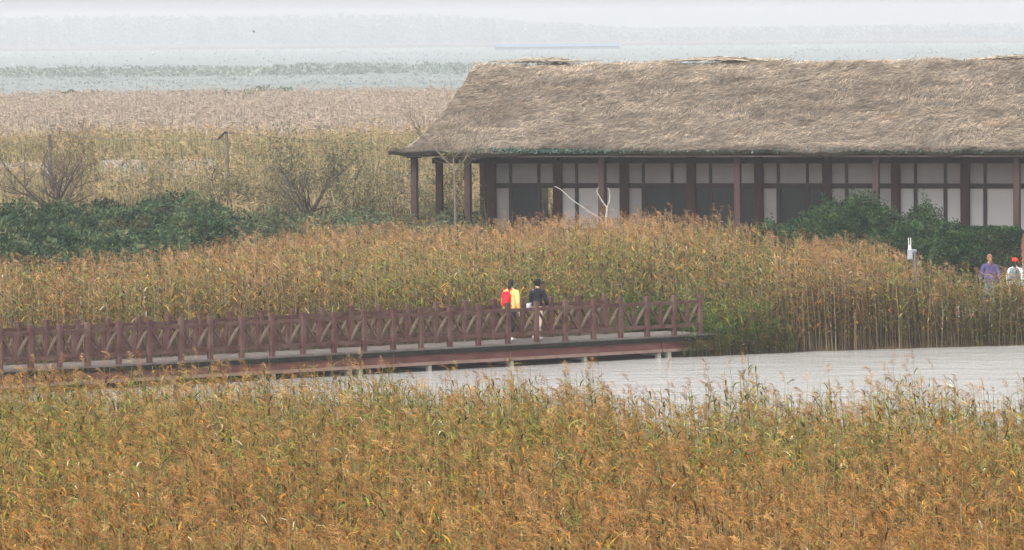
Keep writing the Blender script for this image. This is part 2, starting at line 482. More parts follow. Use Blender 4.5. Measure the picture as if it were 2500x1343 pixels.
def grow(name, pts, hs, greens, oranges, tmpls, seed, wscale=1.0, dead=.04, wash=None, mat=None, sat=None):
    """plant one template per point; returns one mesh. hs heights, greens/oranges 0..1 per point"""
    rng = np.random.default_rng(seed)
    n = len(pts)
    lf = [k for k, t in enumerate(tmpls) if not (t['K'] == 2).any()]; pf = [k for k in range(len(tmpls)) if k not in lf]
    which = np.array(pf)[rng.integers(0, len(pf), n)] if pf else rng.integers(0, len(tmpls), n)
    if lf and pf:
        lm = rng.random(n) < .06 + .62 * greens
        which[lm] = np.array(lf)[rng.integers(0, len(lf), lm.sum())]
    allV, allT, allC, off = [], [], [], 0
    for k, t in enumerate(tmpls):
        ii = np.nonzero(which == k)[0]
        m = len(ii)
        if m == 0: continue
        ang = rng.normal(0, .9, m); c, s = np.cos(ang), np.sin(ang)
        sz = hs[ii] / t['h']
        sx = wscale * rng.uniform(.85, 1.2, m)
        lean = rng.normal(0, .035, (m, 2)); lean[:, 0] -= .02
        v = t['V'][None]
        vx = v[..., 0] * sx[:, None]; vy = v[..., 1] * sx[:, None]; vz = v[..., 2] * sz[:, None]
        x = vx * c[:, None] - vy * s[:, None] + lean[:, :1] * vz + pts[ii, 0][:, None]
        y = vx * s[:, None] + vy * c[:, None] + lean[:, 1:] * vz + pts[ii, 1][:, None]
        z = vz + pts[ii, 2][:, None]
        allV.append(np.stack([x, y, z], -1).reshape(-1, 3))
        nv = t['V'].shape[0]
        allT.append((t['T'][None] + (np.arange(m) * nv)[:, None, None] + off).reshape(-1, 3))
        off += nv * m
        # colours
        C = np.zeros((m, nv, 3))
        st = PAL['stem'][rng.integers(0, len(PAL['stem']), m)]
        pl = PAL['plume'][rng.integers(0, len(PAL['plume']), m)] * rng.uniform(.5, 1.2, (m, 1)) * (1 + .25 * fbm(pts[ii, 0] * .9, pts[ii, 1] * .35, 91))[:, None]
        g = greens[ii]; o = oranges[ii]
        pl = pl * (1 - o[:, None] * np.array([.02, .13, .24]))
        st = st * (1 - .35 * g[:, None]) + np.array([.16, .18, .05]) * .35 * g[:, None]
        K, Lf, TT = t['K'], t['L'], t['TT']
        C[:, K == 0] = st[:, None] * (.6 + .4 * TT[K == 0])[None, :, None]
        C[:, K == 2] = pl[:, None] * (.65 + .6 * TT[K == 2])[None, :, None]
        # leaf colours: one base mood per reed, jittered per leaf
        pr = np.stack([.15 + 1.3 * g ** 1.2, .32 + .3 * (1 - o), .08 + .55 * o, .12 + .75 * (1 - g) * (.4 + o), np.full(m, dead)], 1)
        pr /= pr.sum(1, keepdims=True)
        cum = pr.cumsum(1)
        nl = t['nl']
        mood = rng.random((m, 1)); r = np.where(rng.random((m, nl)) < .55, mood, rng.random((m, nl)))
        kind = (r[..., None] > cum[:, None, :]).sum(-1).clip(0, 4)
        lc = np.zeros((m, nl, 3))
        for q, kn in enumerate(LEAFK):
            msk = kind == q
            lc[msk] = PAL[kn][rng.integers(0, len(PAL[kn]), msk.sum())]
        lc *= rng.uniform(.35, 1.25, (m, nl, 1))
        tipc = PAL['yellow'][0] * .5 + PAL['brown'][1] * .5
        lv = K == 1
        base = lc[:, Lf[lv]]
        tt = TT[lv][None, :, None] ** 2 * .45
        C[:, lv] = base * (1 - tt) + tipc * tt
        C = C * np.array([.89, .86, .66])
        if sat is not None: C = C * sat
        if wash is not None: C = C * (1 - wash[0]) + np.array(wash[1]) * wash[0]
        allC.append(C.reshape(-1, 3))
    me = tri_mesh(name, np.concatenate(allV), np.concatenate(allT), np.concatenate(allC))
    return me

def scatter(rng, x0, x1, y0, y1, dens):
    n = int((x1 - x0) * (y1 - y0) * dens)
    return rng.uniform(x0, x1, n), rng.uniform(y0, y1, n)

rng = np.random.default_rng(11)
T_NEAR = [reed_template(rng, 10, 30) for _ in range(14)] + [reed_template(rng, 2, 26, h=2.15) for _ in range(5)] + [reed_template(rng, 12, 0, plume=False) for _ in range(6)]
T_MID = [reed_template(rng, 9, 18, width=1.3, nseg=2) for _ in range(14)] + [reed_template(rng, 11, 0, width=1.3, plume=False, nseg=2) for _ in range(6)]

# front bed
x, y = scatter(rng, -13, 13, 68, 112.5, 15)
x2, y2 = scatter(rng, -13, 4, 101, 112.5, 9); x = np.concatenate([x, x2]); y = np.concatenate([y, y2])
hw = .0895 * y + 1.6
keep = (np.abs(x) < hw) & (y < shore_near(x) + .35)
edge = shore_near(x) - y
keep &= (rng.random(len(x)) < np.where(edge < 3, .55 + .15 * edge, 1.0))
gap = fbm(x * .55, y * .22, 40)
keep &= ~((edge < 5) & (x > 2) & (gap > .28))
x, y = x[keep], y[keep]
edge = shore_near(x) - y
hs = 2.05 - np.interp(x, [-6, -2, 2], [.0, .05, .24]) * np.clip((y - 96) / 10, 0, 1) + .16 * fbm(x * .25, y * .1, 3) + rng.normal(0, .19, len(x)) + .2 * fbm(x * 1.1, y * .5, 8)
hs += np.where((edge < 6) & (x > .5), .32 * np.clip(fbm(x * .7, y * .25, 21) * 2.5, -.8, 1.2), 0)
hs = np.where(rng.random(len(x)) < .05, hs * .6, hs)
g = np.clip(.20 + np.clip((y - 80) / 20, 0, 1) * .8 + .8 * fbm(x * .5, y * .12, 31) + .2 * fbm(x * 1.6, y * .5, 33), 0, 1)
o = np.clip(.85 - np.clip((y - 76) / 24, 0, 1) * .62 + .35 * fbm(x * .35, y * .1, 51), 0, 1)
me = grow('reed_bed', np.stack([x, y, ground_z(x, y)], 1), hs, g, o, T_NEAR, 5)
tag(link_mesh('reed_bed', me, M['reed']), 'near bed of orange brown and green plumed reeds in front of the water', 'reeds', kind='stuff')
NFG = len(x)

# middle bed between the footbridge and the house
mx_ = np.array([-40, -14, -11.5, -8.5, -5.5, -1.8, 0.5, 4, 6, 8, 10.4, 12, 12.6, 13, 30])
mb_ = np.array([150, 156, 158.5, 166, 176, 178, 181, 180, 176, 171, 166, 162.8, 162.4, 162.3, 163.])
mt_ = np.array([1.9, 1.9, 1.95, 2.1, 2.15, 2.1, 2.1, 2.35, 2.3, 2.05, 1.95, 1.75, 1.6, 1.6, 1.5]) - .05
x, y = scatter(rng, -24, 24, 136, 184, 34)
sf = shore_far(x)
d2b = (x - BR_A[0]) * BR_N[0] + (y - BR_A[1]) * BR_N[1]
tb = (x - BR_A[0]) * BR_D[0] + (y - BR_A[1]) * BR_D[1]
keep = (y > sf + .1) & (y < np.interp(x, mx_, mb_) + .8 * vnoise(x * .8, x * 0, 3)) & ((d2b > 2.15) | (d2b < -.25) | (tb > BR_L + .5)) & (np.abs(x) < .0895 * y + 3)
keep &= ~((tb > BR_L - 2.4) & (tb < BR_L + 1.0) & (d2b < 3.2) & (d2b > -.25))
front = ((y - sf) < 1.8) | (x > 8.5)
keep &= front | (rng.random(len(x)) < .34)
x2, y2 = scatter(rng, 3, 22, 154, 163, 46)
k2 = (y2 > shore_far(x2) - .1) & (y2 < shore_far(x2) + 1.6) & ~(((x2 - BR_A[0]) * BR_D[0] + (y2 - BR_A[1]) * BR_D[1] < BR_L + 1.0) & ((x2 - BR_A[0]) * BR_N[0] + (y2 - BR_A[1]) * BR_N[1] > -.25))
x = np.concatenate([x[keep], x2[k2]]); y = np.concatenate([y[keep], y2[k2]]); sf = shore_far(x); keep = np.ones(len(x), bool)
x, y = x[keep], y[keep]
tb = (x - BR_A[0]) * BR_D[0] + (y - BR_A[1]) * BR_D[1]
d2b = (x - BR_A[0]) * BR_N[0] + (y - BR_A[1]) * BR_N[1]
sf = shore_far(x)
hs = np.interp(x, mx_, mt_) + .22 * fbm(x * .3, y * .15, 3) + rng.normal(0, .13, len(x)) + .15 * fbm(x * 1.2, y * .5, 8)
hs = np.where((y - sf < 1.5) & (x > 4), hs - rng.random(len(x)) ** 2 * 1.1, hs)
hs = np.where((d2b < 5) & (tb < BR_L), np.minimum(hs, 2.0 + .1 * d2b + .15 * fbm(x, y * .5, 4)), hs)
low = (tb > BR_L - 4) & (tb < BR_L + 3.0) & (d2b < 5.5)
hs = np.where(low & (d2b < 0), hs * .75, hs)
hs = np.where(low, hs * np.clip(.42 + .12 * (d2b - 1.8) + .12 * np.maximum(tb - BR_L, 0), .35, 1), hs)
g = np.clip(.42 + .65 * fbm(x * .45, y * .15, 61) + .2 * fbm(x * 1.6, y * .5, 33), 0, 1)
g = np.where(low, 1.0, g)
o = np.clip(.22 + .3 * fbm(x * .5, y * .2, 71), 0, 1)
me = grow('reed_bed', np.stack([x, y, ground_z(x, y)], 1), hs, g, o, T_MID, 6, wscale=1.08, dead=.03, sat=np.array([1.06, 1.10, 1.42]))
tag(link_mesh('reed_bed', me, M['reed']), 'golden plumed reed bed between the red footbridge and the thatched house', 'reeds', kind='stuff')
NMID = len(x)
# bright green grass at the bridge end
x, y = scatter(rng, 3.2, 8.2, 154.2, 162.5, 60)
tb = (x - BR_A[0]) * BR_D[0] + (y - BR_A[1]) * BR_D[1]; d2b = (x - BR_A[0]) * BR_N[0] + (y - BR_A[1]) * BR_N[1]
keep = (y > shore_far(x) - .1) & ((d2b > 2.0) | (d2b < -.2) | (tb > BR_L + .6)) & (rng.random(len(x)) < np.clip(1.1 - (x - 5.2) / 2.6, 0, 1))
x, y = x[keep], y[keep]
T_GR = []
for _ in range(6):
    t = reed_template(rng, 9, 0, width=.9, plume=False, nseg=2, h=1.0); T_GR.append(t)
me = grow('green_grass', np.stack([x, y, ground_z(x, y)], 1), rng.uniform(.5, .95, len(x)) * (1 + .2 * fbm(x, y, 4)), np.ones(len(x)), np.zeros(len(x)), T_GR, 9, dead=.02, sat=np.array([.42, .66, .62]))
tag(link_mesh('green_grass', me, M['reed']), 'bright green grass tuft at the right end of the footbridge', 'grass', kind='stuff')

# tall yellow green thicket behind the shrubs, then the far marsh
T_FAR = [reed_template(rng, 7, 8, width=3.2, nseg=1) for _ in range(10)] + [reed_template(rng, 7, 0, width=3.2, plume=False, nseg=1) for _ in range(4)]
x, y = scatter(rng, -34, 12, 202, 262, 6.5)
keep = (x > -.0895 * y - 6) & (x < 12 - (y - 202) * .02)
x, y = x[keep], y[keep]
hs = 2.0 + 1.9 * np.clip((y - 208) / 26, 0, 1) + .5 * fbm(x * .35, y * .12, 3) + .4 * fbm(x * 1.1, y * .4, 7) + rng.normal(0, .15, len(x)) - .8 * np.clip((y - 240) / 20, 0, 1)
g = np.clip(.2 + .6 * np.clip((y - 210) / 25, 0, 1) + .45 * fbm(x * .4, y * .15, 61), 0, 1)
o = np.clip(.3 - .3 * np.clip((y - 212) / 25, 0, 1) + .3 * fbm(x * .5, y * .2, 71), 0, 1)
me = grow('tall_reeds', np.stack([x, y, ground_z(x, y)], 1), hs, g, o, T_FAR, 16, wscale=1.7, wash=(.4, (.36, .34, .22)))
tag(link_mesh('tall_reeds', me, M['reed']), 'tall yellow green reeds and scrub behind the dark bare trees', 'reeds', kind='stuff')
NTH = len(x)
# far brown marsh
T_FAR2 = [reed_template(rng, 5, 5, width=5.5, nseg=1) for _ in range(8)]
x, y = scatter(rng, -62, 30, 258, 590, 1.25)
keep = (x > -.0895 * y - 8) & (x < 6 + .02 * y)
x, y = x[keep], y[keep]
hs = 2.2 + .25 * fbm(x * .1, y * .03, 3) + .3 * fbm(x * .5, y * .15, 7) + rng.normal(0, .2, len(x))
g = np.clip(.2 + .4 * fbm(x * .12, y * .03, 61), 0, 1)
o = np.clip(.15 + .2 * fbm(x * .2, y * .05, 71), 0, 1)
me = grow('distant_reeds', np.stack([x, y, ground_z(x, y)], 1), hs, g, o, T_FAR2, 26, wscale=2.6, wash=(.65, (.40, .34, .29)))  # pale dry-reed tan wash, with distance haze painted into it
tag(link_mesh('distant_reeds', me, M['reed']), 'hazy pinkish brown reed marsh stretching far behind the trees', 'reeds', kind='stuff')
NFAR = len(x)

# ------------------------------------------------------------------ leaf clouds, shrubs, distant growth
def leaf_cloud(P, size, cols, rng, flat=0.0):
    """one leaf-shaped two-triangle face per point"""
    n = len(P)
    d = rng.normal(0, 1, (n, 3)); d[:, 2] *= (1 - flat); d /= np.linalg.norm(d, axis=1, keepdims=True)
    e = np.cross(d, rng.normal(0, 1, (n, 3))); e /= np.linalg.norm(e, axis=1, keepdims=True)
    s = (size * rng.uniform(.6, 1.4, n))[:, None]
    v = np.stack([P - d * s, P + e * s * .42, P + d * s, P - e * s * .42], 1)
    T = np.array([[0, 1, 2], [0, 2, 3]])[None] + (np.arange(n) * 4)[:, None, None]
    return v.reshape(-1, 3), T.reshape(-1, 3), np.repeat(cols, 4, axis=0)
def dome_points(rng, c, r, n, lump=.22, seed=0, low=-.35):
    """points through an uneven dome, thick near its surface"""
    u = rng.normal(0, 1, (n, 3)); u /= np.linalg.norm(u, axis=1, keepdims=True)
    u[:, 2] = np.abs(u[:, 2]) * 1.0 + np.where(rng.random(n) < .35, low, 0) * rng.random(n)
    az = np.arctan2(u[:, 1], u[:, 0]); el = u[:, 2]
    k = 1 + lump * (vnoise(az * 1.6 + seed * 3.1, el * 3.2 + seed, seed) + .6 * vnoise(az * 4.5 + seed, el * 8, seed + 3))
    rad = k * rng.uniform(.25, 1, n) ** .3
    return np.array(c) + u * np.array(r) * rad[:, None]
GREENS = np.array([(.010, .028, .012), (.02, .05, .02), (.035, .075, .028), (.028, .045, .025), (.065, .11, .04)])
SHRUB = np.array([(.013, .03, .014), (.028, .055, .027), (.052, .085, .04), (.028, .052, .03), (.07, .10, .045), (.11, .105, .05)])
def pick(pal, n, rng, clump=None):
    i = rng.integers(0, len(pal), n)
    if clump is not None:
        i = np.clip(((clump * .5 + .5) * len(pal)).astype(int) + rng.integers(-1, 2, n), 0, len(pal) - 1)
    return pal[i] * rng.uniform(.75, 1.25, (n, 1))

# green shrub thicket on the left
rng = np.random.default_rng(77)
Ps, Cs = [], []
for k in range(230):
    px = rng.uniform(-160, 1180)
    dens = 1.0 if px < 500 else np.interp(px, [500, 660, 1180], [.8, .2, .12])
    Yd = rng.uniform(166 if px < 400 else np.interp(px, [400, 700], [170, 190]), 200)
    p = atY(px, 500, Yd)
    topz = np.interp(px, [-160, 0, 500, 640, 800, 1180], [3.0, 2.95, 3.05, 2.7, 2.5, 2.6]) - .35 * (Yd < 176) + rng.normal(0, .2)
    gz = float(ground_z(p[0], Yd))
    r = rng.uniform(.6, 1.05)
    n = int(1300 * dens * r)
    pts = dome_points(rng, (p[0], Yd, topz - r * .8), (r * 1.25, r * 1.1, r * .8), n, .3, k)
    Ps.append(pts)
    cl = vnoise(pts[:, 0] * 2.2, pts[:, 2] * 3 + pts[:, 1], 4)
    c = pick(SHRUB, n, rng, cl)
    if px > 560: c = c * .75 + np.array([.16, .15, .09]) * .25
    Cs.append(c)
    # stems and lower leaves down to the ground
    m = int(n * .35)
    lo = np.stack([rng.normal(p[0], r * .6, m), rng.normal(Yd, r * .6, m), rng.uniform(gz, topz - .5 * r, m)], 1)
    Ps.append(lo); Cs.append(pick(SHRUB, m, rng) * .8)
Pp = np.concatenate(Ps); Cc = np.concatenate(Cs)
dk = vnoise(Pp[:, 0] * 1.3, Pp[:, 2] * 2.2 + Pp[:, 1] * .6, 44)
Cc = np.clip(Cc * (1 + .45 * dk[:, None]), .004, 1)
v, t, c = leaf_cloud(Pp, .068, Cc, rng)
tag(link_mesh('green_undergrowth', tri_mesh('green_undergrowth', v, t, c), M['leafy']),
    'dense blue green shrub undergrowth on the left behind the golden reeds', 'undergrowth', kind='stuff')

def far_growth(name, label, cat, x0, x1, y0, y1, n, hh, size, pal, seed, per=14, spread=1.0, base=.6, hf=None):
    rng = np.random.default_rng(seed)
    cx = rng.uniform(x0, x1, n); cy = rng.uniform(y0, y1, n)
    h = (hh[0] + (hh[1] - hh[0]) * (.5 + .5 * fbm(cx * hh[2], cy * .01, seed))) * (hf(cx) if hf else 1) * rng.uniform(.7, 1.1, n)
    P = np.repeat(np.stack([cx, cy, np.full(n, base)], 1), per, axis=0)
    hr = np.repeat(h, per)
    u = rng.random(n * per) ** .7
    P[:, 0] += rng.normal(0, spread, n * per) * (1.1 - .7 * u); P[:, 1] += rng.normal(0, spread, n * per); P[:, 2] += hr * u
    C = np.repeat(pick(pal, n, rng), per, axis=0) * rng.uniform(.7, 1.3, (n * per, 1))
    v, t, c = leaf_cloud(P, size, C, rng)
    return tag(link_mesh(name, tri_mesh(name, v, t, c), M['leafy']), label, cat, kind='stuff')
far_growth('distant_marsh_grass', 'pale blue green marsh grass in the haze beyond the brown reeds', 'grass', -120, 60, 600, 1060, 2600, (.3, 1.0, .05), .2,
           np.array([(.16, .19, .17), (.18, .205, .19), (.2, .22, .205)]), 3, per=9, spread=1.2)  # grass colours carry painted-in haze paleness
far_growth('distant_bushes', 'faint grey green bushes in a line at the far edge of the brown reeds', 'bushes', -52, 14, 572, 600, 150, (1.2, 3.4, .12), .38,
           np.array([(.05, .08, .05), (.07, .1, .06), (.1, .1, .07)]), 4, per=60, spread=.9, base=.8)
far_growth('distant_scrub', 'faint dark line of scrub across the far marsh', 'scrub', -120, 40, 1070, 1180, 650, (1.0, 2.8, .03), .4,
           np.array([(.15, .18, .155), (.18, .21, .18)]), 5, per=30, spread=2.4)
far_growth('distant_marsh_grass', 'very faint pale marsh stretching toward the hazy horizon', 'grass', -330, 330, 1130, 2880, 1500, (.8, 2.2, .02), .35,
           np.array([(.19, .215, .205), (.2, .225, .215), (.21, .23, .225)]), 13, per=7, spread=3.0)  # tufts lightened to match, haze included in the colour
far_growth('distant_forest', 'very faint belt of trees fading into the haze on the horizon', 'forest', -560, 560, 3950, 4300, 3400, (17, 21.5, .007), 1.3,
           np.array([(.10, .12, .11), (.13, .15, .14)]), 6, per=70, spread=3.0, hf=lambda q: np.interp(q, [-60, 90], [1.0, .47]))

# ------------------------------------------------------------------ trees
def branches(mb, rng, p, d, L, r, lev, tips, up=.25, kids=(3, 5), wob=.25):
    n = 5
    pts, rad = [Vector(p)], [r]
    d = Vector(d).normalized()
    for i in range(n):
        d = (d + Vector((rng.normal(0, wob), rng.normal(0, wob), rng.normal(0, wob) + up * .3)) * .5).normalized()
        pts.append(pts[-1] + d * (L / n)); rad.append(r * (1 - .62 * (i + 1) / n))
    mb.tube(pts, rad, 5 if lev > 1 else 3)
    tips += [tuple(q) for q in pts[2:]] if lev <= 1 else [tuple(pts[-1])]
    if lev > 0:
        for k in range(int(rng.integers(kids[0], kids[1] + 1))):
            i = int(rng.integers(1, n + 1))
            a = Vector((rng.normal(), rng.normal(), rng.normal() * .7)).normalized()
            nd = (d * .8 + a * .9 + Vector((0, 0, up))).normalized()
            branches(mb, rng, pts[i], nd, L * rng.uniform(.45, .75), max(rad[i] * .62, .004), lev - 1, tips, up, kids, wob)
def tree(px, ybase, Yd, H, label, ntr=4, lev=3, r0=.07, fan=.6, mat='bark', leaves=0, pal=None, lsize=.05, seed=1, name='bare_tree', cat='tree', group=None, limbs=None, kids=(3, 5), lspread=.12, fork=0.0):
    rng = np.random.default_rng(seed)
    b = atY(px, ybase, Yd); gz = float(ground_z(b[0], Yd)) - .05
    root = empty(name, (b[0], Yd, gz))
    tag(root, label, cat, group)
    mb = MB(); tips = []
    if limbs is None:
        if fork: mb.tube([(.1, 0, 0), (.02, 0, fork * .5), (0, 0, fork + .1)], [r0 * 2.0, r0 * 1.7, r0 * 1.5], 8)
        for k in range(ntr):
            a = 2 * math.pi * k / ntr + rng.uniform(-.4, .4)
            branches(mb, rng, (rng.normal(0, .05), rng.normal(0, .05), fork), (math.cos(a) * fan, math.sin(a) * fan, 1), H * rng.uniform(.5, .72), r0 * rng.uniform(.7, 1.1), lev, tips, .3, kids)
    else:
        for pl, ra, rb, lv in limbs:
            w = []
            for (qx, qy, dy) in pl:
                q = atY(qx, qy, Yd + dy); w.append(Vector((q[0] - b[0], dy, q[2] - gz)))
            if w[0].z > .0 and pl[0][1] >= ybase - 2: w.insert(0, Vector((w[0].x, w[0].y, 0)))
            nn = len(w)
            mb.tube(w, [ra + (rb - ra) * i / (nn - 1) for i in range(nn)], 6)
            for i in range(1, nn):
                for k in range(lv):
                    t = rng.random(); p = w[i - 1].lerp(w[i], t)
                    dd = (w[i] - w[i - 1]).normalized()
                    a = Vector((rng.normal(), rng.normal(), rng.normal() + .5)).normalized()
                    branches(mb, rng, p, dd + a * .9, rng.uniform(.35, .8), .011, 1, tips, .3, (2, 4))
    mb.build('trunk', M[mat], root)
    if leaves:
        tp = np.array(tips); i = rng.integers(0, len(tp), leaves)
        P = tp[i] + rng.normal(0, lspread, (leaves, 3))
        v, t, c = leaf_cloud(P, lsize, pick(pal, leaves, rng), rng)
        link_mesh('crown', tri_mesh('crown', v, t, c), M['leafy'], root)
    return root
AUT = np.array([(.12, .11, .05), (.16, .13, .06), (.09, .1, .05), (.2, .15, .06)])
YG = np.array([(.2, .19, .06), (.26, .22, .07), (.14, .15, .06), (.3, .22, .08)])
tree(132, 505, 203, 3.7, fork=1.85, label= 'large dark multi stemmed bare tree at the left above the green shrubs', ntr=8, lev=3, r0=.06, fan=.95, leaves=1500, pal=AUT, lsize=.035, seed=5, kids=(4, 6), lspread=.2)
tree(752, 525, 198, 2.9, fork=1.8, label= 'dark bushy tree with thin upright stems left of the thatched house', ntr=7, lev=3, r0=.055, fan=.8, leaves=2600, pal=np.array([(.08, .09, .055), (.12, .12, .07), (.17, .14, .06), (.07, .08, .06)]), lsize=.05, seed=8, kids=(3, 5), lspread=.22, name='bushy_tree')
tree(868, 520, 202, 2.6, 'slender leaning sapling with a curved stem right of the dark bushy tree', leaves=260, pal=YG, lsize=.05, seed=3, name='sapling', cat='sapling', group='thin saplings among the scrub',
     limbs=[([(862, 520, 0), (862, 480, 0), (868, 440, .1), (878, 415, .1), (893, 393, .2)], .035, .012, 3)])
tree(848, 520, 200, 2, 'thin sapling leaning left beside the dark bushy tree', leaves=140, pal=YG, lsize=.05, seed=4, name='sapling', cat='sapling', group='thin saplings among the scrub',
     limbs=[([(856, 520, 0), (845, 495, 0), (828, 465, .1), (822, 445, .1)], .025, .008, 3)])
tree(540, 525, 202, 2.2, 'crooked dark sapling below the leaning utility pole', leaves=260, pal=YG, lsize=.05, seed=6, name='sapling', cat='sapling', group='thin saplings among the scrub',
     limbs=[([(540, 525, 0), (534, 490, 0), (520, 452, .1), (517, 435, .1), (524, 412, .1)], .035, .012, 3)])
tree(366, 512, 203, 2.2, 'thin straight sapling midway between the two utility poles', leaves=200, pal=YG, lsize=.05, seed=7, name='sapling', cat='sapling', group='thin saplings among the scrub',
     limbs=[([(366, 512, 0), (367, 475, 0), (369, 438, .1), (375, 420, .1)], .03, .01, 3)])
tree(965, 520, 203, 2.0, 'small forked twiggy sapling just left of the veranda posts', leaves=80, pal=YG, lsize=.05, seed=12, name='sapling', cat='sapling', group='thin saplings among the scrub',
     limbs=[([(960, 520, 0), (962, 490, 0), (975, 475, 0), (1000, 462, .1)], .022, .008, 3), ([(962, 490, 0), (958, 465, 0)], .015, .006, 3)])
tree(1112, 560, 189, 3.6, 'pale bare tree with spreading branches in front of the left roof corner', mat='bark_pale', seed=9, leaves=260, pal=YG, lsize=.035,
     limbs=[([(1112, 560, 0), (1111, 500, 0), (1110, 440, 0), (1108, 415, 0)], .05, .035, 0),
            ([(1108, 415, 0), (1078, 380, .1), (1045, 345, .2), (1020, 318, .2), (1001, 285, .2)], .032, .009, 4),
            ([(1110, 420, 0), (1128, 400, -.1), (1146, 372, -.2), (1158, 345, -.2), (1168, 312, -.2)], .03, .008, 4),
            ([(1109, 418, 0), (1107, 385, .1), (1100, 345, .1), (1096, 322, .1)], .026, .008, 4),
            ([(1045, 345, .2), (1028, 338, .3), (1018, 315, .3)], .018, .008, 2)])
tree(1066, 545, 199.5, 3.0, 'small olive leafed tree growing up behind the left veranda posts', 4, 3, .04, .35, leaves=1500, pal=np.array([(.1, .12, .05), (.15, .15, .06), (.07, .09, .04)]), lsize=.05, seed=14, name='olive_leafed_tree', lspread=.16)
tree(1470, 568, 187, 1.7, 'bleached white dead sapling forking in front of the white wall panels', mat='bark_white', seed=10,
     limbs=[([(1480, 568, 0), (1480, 530, 0), (1482, 508, 0)], .045, .032, 0), ([(1482, 508, 0), (1468, 488, 0), (1456, 466, 0), (1461, 458, 0)], .026, .01, 0),
            ([(1482, 508, 0), (1488, 490, 0), (1489, 472, 0), (1484, 458, 0)], .026, .01, 0)], name='dead_sapling', cat='dead tree')
tree(1478, 568, 186.5, 1.7, 'bleached white dead branch leaning far left across the white wall panels', mat='bark_white', seed=10,
     limbs=[([(1482, 568, .4), (1466, 533, .3), (1430, 511, .1), (1395, 487, 0), (1370, 463, 0), (1354, 455, 0)], .03, .012, 0),
            ([(1430, 514, .1), (1455, 528, .1), (1463, 545, .1), (1475, 560, .1)], .014, .01, 0)], name='dead_branch', cat='dead tree')
tree(1645, 560, 187, 2.0, 'small twiggy bare bush in front of the dark window bay', 5, 2, .025, .4, mat='bark', leaves=120, pal=YG, lsize=.03, seed=21, name='bare_bush', cat='bush')

rs = random.Random(33)
ORD = ['first', 'second', 'third', 'fourth', 'fifth', 'sixth', 'seventh', 'eighth', 'ninth', 'tenth', 'eleventh', 'twelfth', 'thirteenth', 'fourteenth', 'fifteenth', 'sixteenth']
for k, px in enumerate(sorted(rs.uniform(180, 985) for _ in range(16))):
    tree(px, 520, rs.uniform(201, 212), rs.uniform(1.1, 2.2), 'small olive twiggy shrub behind the green undergrowth, ' + ORD[k] + ' from the left', ntr=4, lev=2, r0=.03, fan=.7, fork=rs.uniform(1.2, 1.8), leaves=rs.randint(350, 900),
         pal=np.array([(.10, .11, .055), (.15, .14, .07), (.2, .16, .08), (.09, .08, .05)]), lsize=.05, seed=100 + k, kids=(3, 4), lspread=.2, name='twiggy_shrub', cat='shrub', group='small olive shrubs in the scrub behind the undergrowth')

def bush(name, label, cat, px, Yd, rx, ry, topz, n, seed, lump=.2, boxy=False, group=None, size=.05):
    n = int(n * 2.2)
    rng = np.random.default_rng(seed)
    b = atY(px, 600, Yd); gz = float(ground_z(b[0], Yd))
    root = empty(name, (b[0], Yd, gz)); tag(root, label, cat, group)
    h = topz - gz
    if boxy:
        m = n
        P = rng.uniform(-1, 1, (m, 3)); ax = rng.integers(0, 3, m)
        for a in range(3):
            k = (ax == a) & (rng.random(m) < .8)
            P[k, a] = np.sign(P[k, a]) * rng.uniform(.82, 1.02, k.sum())
        P = P * np.array([rx, ry, h / 2]) + np.array([0, 0, h / 2])
        P += .05 * np.stack([vnoise(P[:, 0] * 4, P[:, 2] * 4, 3), vnoise(P[:, 1] * 4, P[:, 2] * 4, 4), vnoise(P[:, 0] * 4, P[:, 1] * 4, 5)], 1)
    else:
        P = []
        for k in range(16):
            a = rng.uniform(0, 6.28); q = rng.uniform(0, .62) ** .7
            f = 1 - .45 * q
            c = (math.cos(a) * rx * q, math.sin(a) * ry * q, h * f * .55)
            P.append(dome_points(rng, c, (rx * rng.uniform(.32, .5), ry * .5, h * f * .45), n // 16, lump, seed + k, low=-1.2))
        P = np.concatenate(P)
    P[:, 2] = np.maximum(P[:, 2], .02)
    cl = vnoise(P[:, 0] * 3, P[:, 2] * 4 + P[:, 1] * 2, seed)
    v, t, c = leaf_cloud(P, size, pick(GREENS, len(P), rng, cl), rng)
    link_mesh('crown', tri_mesh('crown', v, t, c), M['leafy'], root)
    mb = MB()
    for k in range(7):
        a = rng.uniform(0, 6.28); e = rng.uniform(.2, .6)
        mb.tube([(0, 0, 0), (math.cos(a) * rx * e * .5, math.sin(a) * ry * e * .5, h * .35), (math.cos(a) * rx * e, math.sin(a) * ry * e, h * .7)], [.05, .035, .015], 5)
    mb.build('trunk', M['bark'], root)
    return root
bush('evergreen_bush', 'largest dark evergreen bush in front of the window bays', 'bush', 2075, 178.5, 2.5, 1.6, 3.98, 26000, 1, group='dark evergreen bushes by the house')
bush('evergreen_bush', 'tall rounded evergreen bush between the largest bush and the hedge', 'bush', 2255, 178, 1.2, 1.3, 3.7, 13000, 2, group='dark evergreen bushes by the house')
bush('evergreen_bush', 'evergreen bush sloping down toward the two people on the right', 'bush', 2325, 173.5, 1.15, 1.3, 3.1, 12000, 3, group='dark evergreen bushes by the house')
bush('evergreen_bush', 'low evergreen bush at the left foot of the largest bush', 'bush', 1880, 177, 1.2, 1.0, 3.1, 8000, 4, group='dark evergreen bushes by the house')
bush('evergreen_bush', 'middle evergreen bush filling behind the golden reeds under the windows', 'bush', 2180, 174.5, 1.5, 1.2, 3.05, 12000, 6, group='dark evergreen bushes by the house')
bush('clipped_hedge', 'square clipped dark hedge beside the right veranda post', 'hedge', 2425, 179.5, .85, .6, 2.6, 13000, 5, boxy=True, size=.045)

